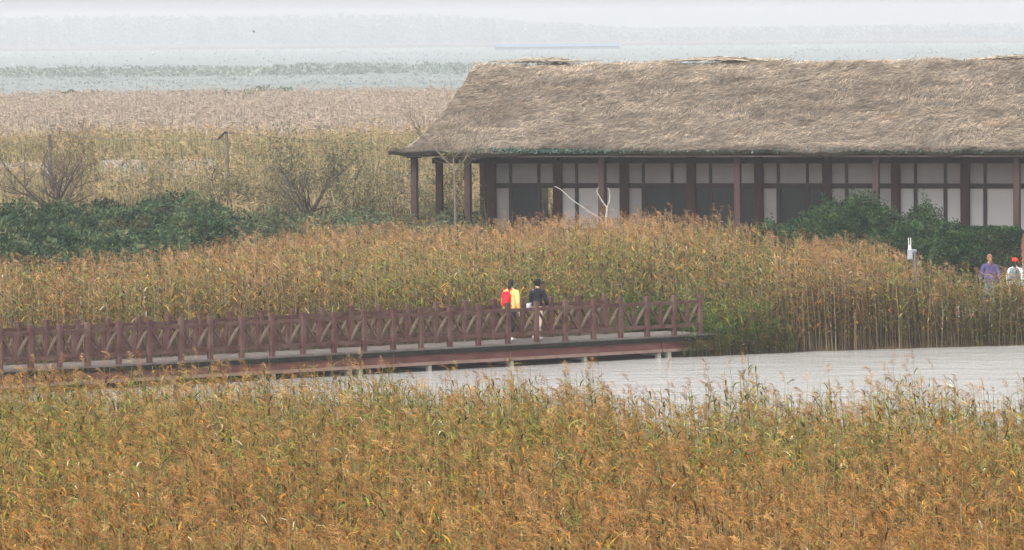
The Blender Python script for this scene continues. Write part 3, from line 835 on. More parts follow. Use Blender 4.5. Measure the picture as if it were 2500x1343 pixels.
# ------------------------------------------------------------------ footbridge
near_px = [0, 75, 146, 214, 290, 365, 442, 513, 590, 664, 740, 815, 889, 960, 1028, 1098, 1168, 1240, 1310, 1380, 1449, 1515, 1580, 1646, 1709]
def t_for_px(px, off):
    lo, hi = -10., 40.
    for _ in range(50):
        mid = (lo + hi) / 2
        p = BR_A + BR_D * mid + BR_N * off
        d = np.array([p[0], p[1], .6 - CAM_H])
        cp, sp = math.cos(PITCH), math.sin(PITCH)
        dep = d[1] * cp - d[2] * sp; up = d[1] * sp + d[2] * cp
        a = F_PX * d[0] / dep; b = F_PX * up / dep
        xx = 1250 + a * math.cos(ROLL) - b * math.sin(ROLL)
        if xx < px: lo = mid
        else: hi = mid
    return lo
TS = [t_for_px(p, 0) for p in near_px]
TS = [TS[0] - .96 * k for k in (4, 3, 2, 1)] + TS
bridge = empty('footbridge', (BR_A[0], BR_A[1], 0), BR_ANG)
tag(bridge, 'long red brown timber footbridge with cross braced railings over the water', 'footbridge')
T0, T1 = TS[0] - .6, TS[-1] + .35
mb = MB()
k = T0
rr = random.Random(4)
while k < T1:
    w = .145
    mb.box((k + w / 2, .9 + rr.uniform(-.006, .006), .575 + rr.uniform(-.003, .003)), (w - .008, 2.0, .05))
    k += w
mb.build('deck', M['deck'], bridge)
mb = MB()
for yy in (-.16, 1.96): mb.box(((T0 + T1) / 2, yy, .5), (T1 - T0, .09, .12))
mb.build('deck_edge', M['edge'], bridge)
for yy, s in ((-.09, -1), (1.89, 1)):
    for a, b in ((T0, TS[4 + 12] - .25), (TS[4 + 12] - .22, TS[4 + 22] + .4), (TS[4 + 22] + .43, T1)):
        gb = MB(); gb.box(((a + b) / 2, yy, .36), (b - a, .07, .22)).build('girder', M['girder'], bridge)
        MB().box(((a + b) / 2, yy + s * .012, .205), (b - a, .12, .085)).build('girder_flange', M['girder_pale'], bridge)
for px in (88, 250, 420, 640, 664, 850, 876, 1045, 1245, 1425, 1605, 1630):
    t = t_for_px(px, 0)
    for yy in (-.02, 1.8):
        MB().box((t, yy, -.2), (.13, .13, .72), bevel=.015).build('pile', M['concrete'], bridge)
    MB().box((t, .9, .12), (.12, 1.7, .1)).build('crossbeam', M['concrete'], bridge)
def railing(ts, off, side, label):
    mb = MB()
    for a, b in zip(ts[:-1], ts[1:]):
        mb.box(((a + b) / 2, off, .6 + .885), (b - a - .1, .055, .09))
    r = mb.build('railing', M['rail'], bridge)
    mb = MB()
    for a, b in zip(ts[:-1], ts[1:]):
        mb.box(((a + b) / 2, off, .6 + .25), (b - a - .1, .055, .10))
    mb.build('lower_rail', M['rail'], r)
    tag(r, label)
    rr = random.Random(int(side * 7 + 20))
    for t in ts:
        h = 1.09 + rr.uniform(-.015, .015)
        MB().box((t, off, .6 + h / 2 - .1), (.125, .125, h + .2), rz=rr.uniform(-.05, .05), bevel=.012).build('post', M['rail'], r)
    for a, b in zip(ts[:-1], ts[1:]):
        m_ = (a + b) / 2
        MB().box((m_, off + .002, .6 + .57), (.085, .07, .54)).build('baluster', M['rail'], r)
        for s, e in ((a + .07, m_ - .03), (b - .07, m_ + .03)):
            MB().bar((s, off + .003, .6 + .83), (e, off + .003, .6 + .31), .05, .055).build('brace', M['brace_light' if e < s else 'rail'], r)  # braces sloping the other way get a paler timber colour
railing(TS, 0.0, 1, 'front railing nearest the water')
railing(TS[:-2], BR_W, 2, 'rear railing against the reeds')

# ------------------------------------------------------------------ thatched house
PSI = math.radians(20)
ZB = .65
house = empty('thatched_house', (-3.302, 196.0, ZB), -PSI)
tag(house, 'long thatched timber house with dark red posts and white panel walls', 'house')
Dp, OV, RV = 9.0, .68, 4.5
ZE, ZR = 4.86 - ZB, 7.86 - ZB
UR = 33.0
def uleft(v):
    return float(np.interp(v, [-OV, -.5, -.3, .4, 2.0, 4.5], [-.72, -.25, .12, .26, .5, .62]))
def roof_side(sign):
    nv, nu = 34, 190
    vv = -OV + (RV + OV) * (np.linspace(0, 1, nv) ** 1.0)
    P = np.zeros((nv, nu, 3))
    for j, v in enumerate(vv):
        ul = uleft(v)
        us = ul + (UR - ul) * np.linspace(0, 1, nu)
        f = (v + OV) / (RV + OV)
        z = ZE + (ZR - ZE) * (f - .03 * math.sin(math.pi * f)) - (.12 * max(0, f - .93) / .07)
        n = .10 * fbm(us * 1.1, v * 2.6 + 0 * us, 3) + .07 * fbm(us * 3.2, v * 7 + 0 * us, 5) + .06 * vnoise(us * .35, v * .5 + 0 * us, 8)
        zz = z + n
        if f > .97:
            zz = zz + .06 * np.exp(-((us - 3.0) / .9) ** 2) + .07 * np.exp(-((us - 9.6) / 1.0) ** 2) + .05 * vnoise(us * .8, us * 0, 7) + .06 * np.exp(-((us - 20.2) / .9) ** 2)
        vq = v if sign > 0 else Dp - v
        P[j, :, 0] = us; P[j, :, 1] = vq + (0 if j else -sign * .05 * vnoise(us * 2.5, us * 0, 4)); P[j, :, 2] = zz
    return P
def grid_faces(nv, nu, flip=False, off=0):
    i = np.arange(nv * nu).reshape(nv, nu) + off
    q = np.stack([i[:-1, :-1], i[:-1, 1:], i[1:, 1:], i[1:, :-1]], -1).reshape(-1, 4)
    if flip: q = q[:, ::-1]
    return np.concatenate([q[:, [0, 1, 2]], q[:, [0, 2, 3]]])
rng = np.random.default_rng(21)
ST = np.array([(.40, .33, .27), (.31, .26, .21), (.47, .40, .32), (.25, .215, .18), (.36, .29, .23), (.29, .26, .22)]) * np.array([.60, .565, .51])
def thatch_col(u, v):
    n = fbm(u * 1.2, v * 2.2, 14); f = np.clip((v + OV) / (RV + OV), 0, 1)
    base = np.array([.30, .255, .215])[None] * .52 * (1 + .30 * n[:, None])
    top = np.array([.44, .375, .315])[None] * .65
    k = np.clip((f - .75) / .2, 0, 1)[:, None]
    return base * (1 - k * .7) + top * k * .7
Vs, Ts, Cs = [], [], []
off = 0
sides = {}
for sign in (1, -1):
    P = roof_side(sign); sides[sign] = P
    nv, nu = P.shape[:2]
    under = P[:1].copy(); 
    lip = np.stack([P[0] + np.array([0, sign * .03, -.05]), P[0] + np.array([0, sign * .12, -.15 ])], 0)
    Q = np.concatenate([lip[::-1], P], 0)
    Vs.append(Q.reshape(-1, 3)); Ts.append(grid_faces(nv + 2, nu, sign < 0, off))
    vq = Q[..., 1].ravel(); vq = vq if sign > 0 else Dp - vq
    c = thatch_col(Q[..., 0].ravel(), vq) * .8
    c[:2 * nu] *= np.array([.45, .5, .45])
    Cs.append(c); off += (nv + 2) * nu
# left end of the roof: closes the verge down to the end eave
endp = []
for sign in (1, -1):
    P = sides[sign][:, 0]
    base = P.copy(); base[:, 0] = -OV - .04; base[:, 2] = ZE - .1
    base[:, 1] = P[:, 1]
    Q = np.stack([P, P * .5 + base * .5 - np.array([0, 0, .02]), base], 0)
    Vs.append(Q.reshape(-1, 3)); Ts.append(grid_faces(3, P.shape[0], sign < 0, off)); off += Q.shape[0] * Q.shape[1]
    Cs.append(np.tile(np.array([[.22, .19, .155]]), (Q.shape[0] * Q.shape[1], 1)))
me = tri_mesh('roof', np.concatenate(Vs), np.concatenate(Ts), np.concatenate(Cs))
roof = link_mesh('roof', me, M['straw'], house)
# straw laid over both slopes
def straws(n, sign):
    v = rng.uniform(-OV - .04, RV + .03, n) if sign > 0 else rng.uniform(-OV, RV, n)
    ul = np.interp(v, [-OV, -.5, -.3, .4, 2.0, 4.5], [-.72, -.25, .12, .26, .5, .62])
    u = ul + (UR - ul) * rng.random(n)
    P = sides[1]
    f = np.clip((v + OV) / (RV + OV), 0, 1)
    j = np.clip((f * (P.shape[0] - 1)).astype(int), 0, P.shape[0] - 2); i = np.clip(((u - ul) / (UR - ul) * (P.shape[1] - 1)).astype(int), 0, P.shape[1] - 1)
    fr = f * (P.shape[0] - 1) - j
    z = P[j, i, 2] * (1 - fr) + P[j + 1, i, 2] * fr + rng.uniform(.0, .045, n)
    slope = (ZR - ZE) / (RV + OV)
    mood = vnoise(u * .9, v * 1.4, 31) * .7
    ang = rng.normal(.55, .45, n) + mood
    L = rng.uniform(.04, .13, n)
    du = -np.sin(ang); dv = -np.cos(ang)
    D = np.stack([du, dv, dv * slope + rng.normal(0, .10, n)], 1) * L[:, None]
    W = np.stack([np.cos(ang), -np.sin(ang), -np.sin(ang) * slope], 1) * rng.uniform(.006, .014, n)[:, None]
    C0 = np.stack([u, v, z], 1)
    q = np.stack([C0 - D - W, C0 - D + W, C0 + D + W * .4, C0 + D - W * .4], 1)
    q[:, 2:, 2] += rng.uniform(0, .05, (n, 1))
    if sign < 0: q[..., 1] = Dp - q[..., 1]
    n1 = fbm(u * 1.1, v * 3.0, 14) + .5 * fbm(u * 4, v * 9, 15) + .35 * fbm(u * .25, v * .5, 19)
    c = ST[rng.integers(0, len(ST), n)] * (1.04 + .6 * n1[:, None]) * rng.uniform(.45, 1.45, (n, 1))
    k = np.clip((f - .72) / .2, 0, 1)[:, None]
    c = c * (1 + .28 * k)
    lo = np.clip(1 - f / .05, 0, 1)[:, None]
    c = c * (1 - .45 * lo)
    sp = (np.exp(-((u - 16.6) / .35) ** 2 - ((v - 1.2) / .12) ** 2) + np.exp(-((u - 20.3) / .3) ** 2 - ((v - .9) / .15) ** 2) + .8 * np.exp(-((u - 11.6) / .25) ** 2 - ((v - .35) / .12) ** 2))[:, None]
    c = c * (1 - .3 * np.clip(sp, 0, 1)) + np.array([.45, .24, .1]) * .3 * np.clip(sp, 0, 1)
    T = (np.array([[0, 1, 2], [0, 2, 3]])[None] + (np.arange(n) * 4)[:, None, None]).reshape(-1, 3)
    return q.reshape(-1, 3), T, np.repeat(c, 4, axis=0)
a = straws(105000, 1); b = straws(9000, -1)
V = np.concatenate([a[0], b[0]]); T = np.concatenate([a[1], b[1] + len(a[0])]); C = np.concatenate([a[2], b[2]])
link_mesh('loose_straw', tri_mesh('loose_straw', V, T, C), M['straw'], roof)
# ridge bundles
for (uc, ln, hh) in ((3.0, 1.3, .085), (9.6, 1.7, .08), (20.6, 1.6, .10)):
    n = 900
    u = rng.normal(uc, ln * .42, n); L = rng.uniform(.12, .4, n)
    env = np.exp(-((u - uc) / (ln * .6)) ** 2)
    z = ZR - .03 + rng.random(n) * hh * env; v = RV + rng.normal(0, .12, n)
    ang = rng.normal(0, .25, n)
    D = np.stack([np.cos(ang), np.sin(ang) * .5, rng.normal(0, .08, n)], 1) * L[:, None]
    W = np.stack([rng.normal(0, .3, n), rng.normal(0, .5, n), np.ones(n)], 1) * .012
    C0 = np.stack([u, v, z], 1)
    q = np.stack([C0 - D - W, C0 - D + W, C0 + D + W, C0 + D - W], 1)
    T = (np.array([[0, 1, 2], [0, 2, 3]])[None] + (np.arange(n) * 4)[:, None, None]).reshape(-1, 3)
    c = np.array([(.36, .30, .23)]) * rng.uniform(.6, 1.2, (n, 1))
    link_mesh('ridge_bundle', tri_mesh('ridge_bundle', q.reshape(-1, 3), T, np.repeat(c, 4, axis=0)), M['straw'], roof)
# torn green netting along the eave
n = 2600
u = np.concatenate([rng.normal(5.2, 1.3, 1500), rng.uniform(2, 31, 1100)]); v = rng.uniform(-OV - .09, -OV + .1, n)
z = ZE + .04 + (v + OV) * .58 - rng.random(n) * .10
v3, t3, c3 = leaf_cloud(np.stack([u, v, z], 1), .045, pick(np.array([(.05, .12, .095), (.12, .17, .14), (.04, .08, .065)]), n, rng), rng)
link_mesh('netting', tri_mesh('netting', v3, t3, c3), M['straw'], roof)
MB().box((UR / 2 - .3, 4.5, ZE - .22), (UR, 9.6, .05)).build('ceiling', M['soffit'], house)
B0, BB = 1.95, 4.82
posts_u = [0, B0] + [B0 + BB * k for k in range(1, 7)]
for u in posts_u:
    for v in (0, Dp):
        pb = MB(); pb.box((u, v, (4.58 - ZB) / 2 + .15), (.21, .21, 4.58 - ZB - .3), bevel=.015)
        p_ = pb.build('veranda_post', M['post'], house)
        kb = MB(); kb.box((u, v, 4.605 - ZB + .04), (.46, .3, .13)); kb.build('bracket', M['beam'], p_)
for v in (0, Dp): MB().box((UR / 2 - .3, v, 4.735 - ZB), (UR + .3, .16, .06)).build('eave_beam', M['beam'], house)
for v in (2.4, 6.8): MB().box((0, v, (4.58 - ZB) / 2 + .15), (.22, .22, 4.58 - ZB - .3), bevel=.015).build('veranda_post', M['post'], house)
VW = 2.4
MB().box((UR / 2, 4.5, .2), (UR + .8, 9.6, .3)).build('floor', M['floor'], house)
cols = [B0 + BB / 2 * k for k in range(0, 13)]
for u in cols:
    MB().box((u, VW, (4.62 - ZB) / 2 + .17), (.30, .30, 4.62 - ZB - .34), bevel=.02).build('column', M['column'], house)
    MB().box((u, VW - .22, 4.62 - ZB), (.16, .34, .24)).build('bracket', M['beam'], house)
MB().box((UR / 2, VW - .05, 4.435 - ZB), (UR + .4, .26, .19)).build('wall_beam', M['beam'], house)
MB().box((UR / 2 + .5, VW + .08, 4.62 - ZB), (UR - 1, .06, .18)).build('wall_panel', M['soffit'], house)
MB().box((B0 / 2, VW + .3, 4.55 - ZB), (B0 + .3, .2, .3)).build('side_beam', M['beam'], house)
lower = {0: 'pgO', 1: 'www', 2: 'pgg', 3: 'ggg', 4: 'pgg', 5: 'ppp', 6: 'www', 7: 'www', 8: 'www', 9: 'www', 10: 'www', 11: 'www'}
for k in range(12):
    a, b = cols[k] + .15, cols[k + 1] - .15
    w = b - a
    z_s, z_m0, z_m1, z_t = 2.1 - ZB, 3.49 - ZB, 3.66 - ZB, 4.34 - ZB
    m1, m2 = a + w * .25, a + w * .74
    mt = .09
    fb = MB()
    fb.box(((a + b) / 2, VW, (z_m0 + z_m1) / 2), (w, .10, z_m1 - z_m0))
    fb.box(((a + b) / 2, VW, z_s - .05), (w, .14, .10))
    for mm in (m1, m2):
        fb.box((mm, VW, (z_m1 + z_t) / 2), (mt, .10, z_t - z_m1))
        fb.box((mm, VW, (z_s + z_m0) / 2), (mt + .03, .10, z_m0 - z_s))
    win = fb.build('window', M['frame'], house)
    for zz0, zz1, row in ((z_m1, z_t, 'ppp'), (z_s, z_m0, lower[k])):
        for (x0, x1), kk in zip(((a, m1 - mt / 2), (m1 + mt / 2, m2 - mt / 2), (m2 + mt / 2, b)), row):
            if kk == 'O':
                x1 = x0 + (x1 - x0) * .55; kk = 'g'
            mat = {'p': 'panel', 'w': 'panel_white', 'g': 'glass'}[kk]
            MB().box(((x0 + x1) / 2, VW + .012, (zz0 + zz1) / 2), (x1 - x0, .02, zz1 - zz0)).build('pane', M[mat], win)
    MB().box(((a + b) / 2, VW, (z_s + .25) / 2), (w, .22, z_s - .1 - .35)).build('plinth', M['brick'], house)
# a white sheet leaning inside, inner partition, rear and end walls
for (x0, x1, z0, z1) in ((B0, 2.15, .35, 4.0), (3.35, 31, .35, 4.0)):
    MB().box(((x0 + x1) / 2, 6.8, (z0 + z1) / 2), (x1 - x0, .12, z1 - z0)).build('rear_wall', M['inner'], house)
MB().box((B0, 4.6, 2.1), (.12, 4.2, 3.6)).build('end_wall', M['inner'], house)
MB().box((11.6, VW + .5, 2.3), (.35, .03, 1.9)).build('inner_screen', M['panel_white'], house)

# ------------------------------------------------------------------ utility poles, wires, huts, marker post, path
def pole(px, ytop, Yd, label, arm=None):
    p = atY(px, ytop, Yd); gz = float(ground_z(p[0], Yd))
    r = empty('utility_pole', (p[0], Yd, gz)); tag(r, label, 'utility pole', 'weathered poles carrying the thin wires')
    h = p[2] - gz
    MB().tube([(-.1, 0, 0), (.02, 0, h * .6), (0, 0, h)], [.085, .07, .055], 8).build('pole', M['pole'], r)
    if arm: MB().bar((-.33, -.05, h - .28), (-.02, -.05, h + .02), .07, .07).build('crossarm', M['beam'], r)
    else: MB().bar((-.06, -.05, h), (.16, -.05, h + .05), .05, .05).build('crossarm', M['pole'], r)
    return p
p2 = pole(553, 322, 214, 'weathered utility pole with a broken slanting crossarm', True)
p1 = pole(121, 330, 214, 'plain utility pole rising behind the large dark bare tree')
def wire(a, b, sag, label):
    pts = []
    for k in range(25):
        t = k / 24; q = np.array(a) * (1 - t) + np.array(b) * t; q[2] -= sag * 4 * t * (1 - t); pts.append(q)
    o = MB().tube(pts, .009, 4).build('overhead_wire', M['wire'])
    tag(o, label, 'wire', 'thin wires strung between the utility poles')
wire(p1, p2 + np.array([-.2, 0, -.25]), .12, 'thin wire sagging between the two utility poles')
wire(atY(-200, 395, 214), p1, .1, 'thin wire running down from the left utility pole out of the frame')
wire(p2, atY(900, 352, 225), .05, 'thin wire running right from the pole with the broken crossarm')

def hut(px0, px1, yr, ye, Yd, depth, label, seed):
    a = atY(px0, yr, Yd); b = atY(px1, yr, Yd); e = atY(px0, ye, Yd)
    r = empty('thatched_shelter', (a[0], Yd, float(ground_z(a[0], Yd)))); gz = r.location[2]
    tag(r, label, 'shelter', 'low thatched shelters in the reeds')
    L = b[0] - a[0]; zr = a[2] - gz; ze = e[2] - gz
    rg = np.random.default_rng(seed)
    nu = 30
    us = np.linspace(0, L, nu)
    rows = []
    for y_, z_ in ((-depth, ze), (-depth * .5, (zr + ze) / 2 + .05), (0, zr), (depth * .5, (zr + ze) / 2 + .05), (depth, ze)):
        rows.append(np.stack([us, np.full(nu, y_), z_ + .05 * rg.normal(0, 1, nu)], 1))
    P = np.stack(rows)
    c = np.array([[.22, .19, .165]]) * rg.uniform(.6, 1.25, (5 * nu, 1))
    rf = link_mesh('roof', tri_mesh('roof', P.reshape(-1, 3), grid_faces(5, nu), c), M['straw'], r)
    n = int(600 * L)
    u = rg.uniform(0, L, n); f = rg.random(n)
    q = np.stack([u, -depth * (1 - f), ze + (zr - ze) * f + .05], 1)
    D = np.stack([rg.normal(0, .6, n), -np.ones(n) * .5, -np.ones(n) * .3], 1); D *= .22
    W = np.array([.02, 0, .01])
    qq = np.stack([q - D - W, q - D + W, q + D + W, q + D - W], 1)
    T = (np.array([[0, 1, 2], [0, 2, 3]])[None] + (np.arange(n) * 4)[:, None, None]).reshape(-1, 3)
    link_mesh('loose_straw', tri_mesh('loose_straw', qq.reshape(-1, 3), T, np.repeat(np.array([[.27, .24, .21]]) * rg.uniform(.5, 1.2, (n, 1)), 4, axis=0)), M['straw'], rf)
    MB().box((L / 2, -depth - .02, ze - .05), (L, .06, .09)).build('eave_board', M['beam'], r)
    for u in (.15, L - .15):
        for y_ in (-depth + .15, depth - .15): MB().box((u, y_, (ze - .05) / 2), (.14, .14, ze - .05)).build('post', M['post'], r)
hut(-160, 128, 404, 492, 224, 1.6, 'low pale thatched shelter at the left edge behind the dark bare tree', 1)
hut(255, 520, 397, 440, 226, 1.4, 'long low thatched roof between the two utility poles half hidden by reeds', 2)

# stretch of path at the right
nxp = 40
pv = []
for k in range(nxp):
    xx = 11.5 + k * .7
    for yy in (164.2, 165.2, 166.4, 167.6):
        pv.append((xx, yy, float(ground_z(xx, yy)) + .03))
mb = MB(); mb.add(pv, [(4 * k + j, 4 * k + 4 + j, 4 * k + 5 + j, 4 * k + 1 + j) for k in range(nxp - 1) for j in range(3)])
tag(mb.build('path', M['path']), kind='structure')

pb_ = atY(2233, 612, 160.0); gz = float(ground_z(pb_[0], 160.0))
wp = empty('wooden_post', (pb_[0], 160.0, gz)); tag(wp, 'brown wooden stake standing in the reeds near the evergreen bushes', 'post')
MB().tube([(.05, 0, -.2), (.03, 0, (pb_[2] - gz) * .5), (0, 0, pb_[2] - gz)], [.055, .052, .05], 9).build('stake', M['pole'], wp)
bx = empty('signal_box', (pb_[0] - .13, 160.0, pb_[2] - .12)); tag(bx, 'grey signal box with two white rod antennas on the wooden stake', 'antenna box')
MB().box((0, -.02, .02), (.15, .11, .27), bevel=.02).build('casing', M['grey_box'], bx)
MB().box((.11, 0, .12), (.14, .08, .07), bevel=.01).build('bracket', M['grey_box'], bx)
MB().tube([(-.005, 0, .15), (-.005, 0, .2), (-.005, 0, .27)], [.05, .045, .03], 10).build('antenna_base', M['white'], bx)
for s in (-1, 1): MB().tube([(-.005 + s * .025, 0, .22), (-.01 + s * .03, 0, .48)], [.014, .011], 8).build('antenna', M['white'], bx)

# far away blue roofed sheds
q = atY(1360, 125, 2400)
w_ = empty('distant_warehouse', (q[0], 2400, .7)); tag(w_, 'faint long blue roofed warehouse on the hazy horizon above the thatched roof', 'warehouse')
MB().box((0, 0, .7), (52, 14, 1.5)).build('wall', M['distant_wall'], w_)
mb = MB(); mb.add([(-26.5, -7.5, 1.45), (26.5, -7.5, 1.45), (26.5, 0, 2.6), (-26.5, 0, 2.6), (-26.5, 7.5, 1.45), (26.5, 7.5, 1.45)], [(0, 1, 2, 3), (3, 2, 5, 4), (0, 3, 4), (1, 5, 2)])
mb.build('roof', M['blue_roof'], w_)

# bird
q = atY(620, 78, 560)
mb = MB()
mb.ball((0, 0, 0), (.17, .05, .045), 8, 6)
mb.add([(.06, 0, .02), (-.05, 0, .02), (-.10, -.22, .10), (-.02, -.42, .05), (.03, -.22, .11)], [(0, 1, 2, 4), (4, 2, 3)])
mb.add([(.06, 0, .02), (-.05, 0, .02), (-.10, .22, .10), (-.02, .42, .05), (.03, .22, .11)], [(0, 4, 2, 1), (4, 3, 2)])
mb.add([(-.15, -.01, 0), (-.15, .01, 0), (-.28, .03, .01), (-.28, -.03, .01)], [(0, 1, 2, 3)])
bd = mb.build('bird', M['pole'], loc=tuple(q)); bd.rotation_euler = (.3, .25, .35)
tag(bd, 'tiny dark bird gliding in the hazy sky at the upper left', 'bird')

# ------------------------------------------------------------------ people
def skinned(name, verts, edges, radii, mat, parent, sub=2):
    me = bpy.data.meshes.new(name)
    me.from_pydata([tuple(v) for v in verts], edges, [])
    o = bpy.data.objects.new(name, me); COL.objects.link(o)
    sm = o.modifiers.new('skin', 'SKIN'); sm.branch_smoothing = .6
    for k, r in enumerate(radii):
        sv = me.skin_vertices[0].data[k]
        sv.radius = r if isinstance(r, tuple) else (r, r)
        sv.use_root = (k == 0)
    ss = o.modifiers.new('sub', 'SUBSURF'); ss.levels = sub; ss.render_levels = sub
    bpy.context.view_layer.update()
    dg = bpy.context.evaluated_depsgraph_get()
    m2 = bpy.data.meshes.new_from_object(o.evaluated_get(dg))
    bpy.data.objects.remove(o); bpy.data.meshes.remove(me)
    m2.name = name
    m2.materials.clear()
    return link_mesh(name, m2, mat, parent, smooth=True)
def person(name, loc, heading, label, H=1.65, top='yellow', trousers='black', shoes='shoe', hair='hair', stride=.22, bend=(0, 0), arm_pose=None, headwear=None, longhair=True, lean=.03, head_turn=0.0, jl=.80, wide=1.0):
    """local frame: +y is forward, z up"""
    r = empty(name, loc, heading - math.pi / 2); tag(r, label, 'person')
    s = H / 1.65
    def S(*p): return (p[0] * s, p[1] * s, p[2] * s)
    hip = .86; sh = 1.33
    # leg joints: left leg forward, right leg back
    LH, RH = (-.085, 0, hip), (.085, 0, hip)
    LK, RK = (-.09, stride * .62 + .03, .47), (.09, -stride * .25 + .05, .46)
    LA, RA = (-.09, stride, .075), (.09, -stride * 1.25, .13)
    ap = arm_pose or dict(LE=(-.25, .05, 1.06), LW=(-.24, .16, .84), RE=(.25, -.06, 1.06), RW=(.25, .02, .82))
    LS, RS = (-.165 * wide, lean, sh), (.165 * wide, lean, sh)
    LE, LW, RE, RW = ap['LE'], ap['LW'], ap['RE'], ap['RW']
    def mid(a, b, t=.5): return tuple(a[i] * (1 - t) + b[i] * t for i in range(3))
    def ext(a, b, L):
        d = Vector(b) - Vector(a); d.normalize(); return tuple(Vector(b) + d * L)
    LHd, RHd = ext(LE, LW, .09), ext(RE, RW, .09)
    V = [(0, 0, .90), (0, lean * .4, 1.08), (0, lean, 1.26), (0, lean, 1.38), (0, lean + .01, 1.455),
         LH, LK, mid(LK, LA, .35), LA, (LA[0], LA[1] + .13, .04), RH, RK, mid(RK, RA, .35), RA, (RA[0], RA[1] + .12, .04),
         LS, LE, LW, LHd, RS, RE, RW, RHd]
    E_ = [(0, 1), (1, 2), (2, 3), (3, 4), (0, 5), (5, 6), (6, 7), (7, 8), (8, 9), (0, 10), (10, 11), (11, 12), (12, 13), (13, 14), (3, 15), (15, 16), (16, 17), (17, 18), (3, 19), (19, 20), (20, 21), (21, 22)]
    R_ = [(.13, .10), (.12, .09), (.14, .095), (.10, .07), .045, .08, .052, .05, .034, .03, .08, .052, .05, .034, .03, .045, .036, .024, .03, .045, .036, .024, .03]
    R_ = [tuple(q * s for q in x) if isinstance(x, tuple) else x * s for x in R_]
    body = skinned('body', [S(*v) for v in V], E_, R_, M['skin'], r, 2)
    # head with face, ears, neck joined onto the body mesh
    hb = MB()
    hc = (0, lean + .03, 1.545)
    ct, st_ = math.cos(head_turn), math.sin(head_turn)
    def prof(p):
        k = 1.0
        if p.z < -.2: k *= 1 - .28 * (-p.z - .2)
        if p.y > .85 and -.25 < p.z < .1: k *= 1.08
        return k
    hb.ball(S(*hc), (.073 * s, .09 * s, .108 * s), 14, 12, prof)
    hb.tube([S(0, lean, 1.40), S(0, lean + .012, 1.50)], .047 * s, 10)
    hb.add([S(hc[0] + x, hc[1] + y, hc[2] + z) for x, y, z in ((-.012, .086, .012), (.012, .086, .012), (0, .112, -.018), (-.014, .086, -.024), (.014, .086, -.024))], [(0, 1, 2), (0, 2, 3), (1, 4, 2), (3, 2, 4)])
    for sx in (-1, 1): hb.ball(S(sx * .074, hc[1] - .005, hc[2] - .005), (.01 * s, .018 * s, .028 * s), 6, 5)
    hb.add([S(x, hc[1] + y, hc[2] + z) for x, y, z in ((-.022, .083, -.048), (.022, .083, -.048), (.018, .087, -.056), (-.018, .087, -.056))], [(0, 1, 2, 3)])
    # five fingers per hand
    for hd, w_, sx in ((LHd, LW, -1), (RHd, RW, 1)):
        d = (Vector(hd) - Vector(w_)).normalized(); side = Vector((0, 1, 0)) - d * d.y
        side.normalize()
        inn = Vector((-sx, 0, 0))
        for k, L in enumerate((.065, .075, .07, .055)):
            b0 = Vector(hd) + side * (.024 - .016 * k)
            hb.tube([S(*b0), S(*(b0 + d * L * .55 + inn * .008)), S(*(b0 + d * L + inn * .03))], [.009 * s, .0085 * s, .006 * s], 6)
        b0 = Vector(w_) + d * .035 + side * .02
        hb.tube([S(*b0), S(*(b0 + side * .03 + d * .02)), S(*(b0 + side * .035 + d * .055 + inn * .01))], [.011 * s, .010 * s, .007 * s], 6)
    me2 = bpy.data.meshes.new('h'); me2.from_pydata(hb.v, [], hb.f)
    bm = bmesh.new(); bm.from_mesh(body.data); bm.from_mesh(me2); bm.to_mesh(body.data); bm.free(); bpy.data.meshes.remove(me2)
    body.data.polygons.foreach_set('use_smooth', np.ones(len(body.data.polygons), dtype=bool))
    # eyes
    eb = MB()
    for sx in (-1, 1): eb.ball(S(sx * .028, hc[1] + .078, hc[2] + .012), (.011 * s, .008 * s, .007 * s), 6, 5)
    eb.build('eyes', M['hair'], r)
    # trousers
    tv = [(0, 0, .93), (0, 0, .86), LH, mid(LH, LK), LK, mid(LK, LA, .5), (LA[0], LA[1] - .005, LA[2] + .045), RH, mid(RH, RK), RK, mid(RK, RA, .5), (RA[0], RA[1] - .005, RA[2] + .035)]
    te = [(0, 1), (1, 2), (2, 3), (3, 4), (4, 5), (5, 6), (1, 7), (7, 8), (8, 9), (9, 10), (10, 11)]
    tr_ = [(.15, .115), (.14, .12), .1, .092, .072, .07, .064, .1, .092, .072, .07, .064]
    tr_ = [tuple(q * s for q in x) if isinstance(x, tuple) else x * s for x in tr_]
    skinned('trousers', [S(*v) for v in tv], te, tr_, M[trousers], r, 2)
    # jacket
    jv = [(0, 0, jl), (0, lean * .3, 1.0), (0, lean * .8, 1.18), (0, lean, 1.32), (0, lean, 1.43), LS, mid(LS, LE, .55), LE, mid(LE, LW, .5), mid(LE, LW, .93), RS, mid(RS, RE, .55), RE, mid(RE, RW, .5), mid(RE, RW, .93)]
    je = [(0, 1), (1, 2), (2, 3), (3, 4), (3, 5), (5, 6), (6, 7), (7, 8), (8, 9), (3, 10), (10, 11), (11, 12), (12, 13), (13, 14)]
    jr = [(.185 * wide, .135), (.175 * wide, .13), (.17 * wide, .125), (.135, .1), (.08, .075), .09, .074, .064, .056, .048, .09, .07, .062, .056, .048]
    jr = [tuple(q * s for q in x) if isinstance(x, tuple) else x * s for x in jr]
    skinned('jacket', [S(*v) for v in jv], je, jr, M[top], r, 2)
    # shoes
    for (A, toe) in ((LA, 0.0), (RA, .45)):
        sb = MB()
        cz = .045 if toe == 0 else .075
        sb.ball((0, 0, 0), (.045 * s, .135 * s, .05 * s), 10, 8, lambda p: 1.0 if p.z > -.4 else .92)
        so = sb.build('shoe', M[shoes], r, smooth=True, loc=S(A[0], A[1] + .055, cz)); so.rotation_euler = (-toe, 0, 0)
    # hair
    hb = MB()
    def hf(p): return 1.0 if p.y < .35 or p.z > .35 else .8
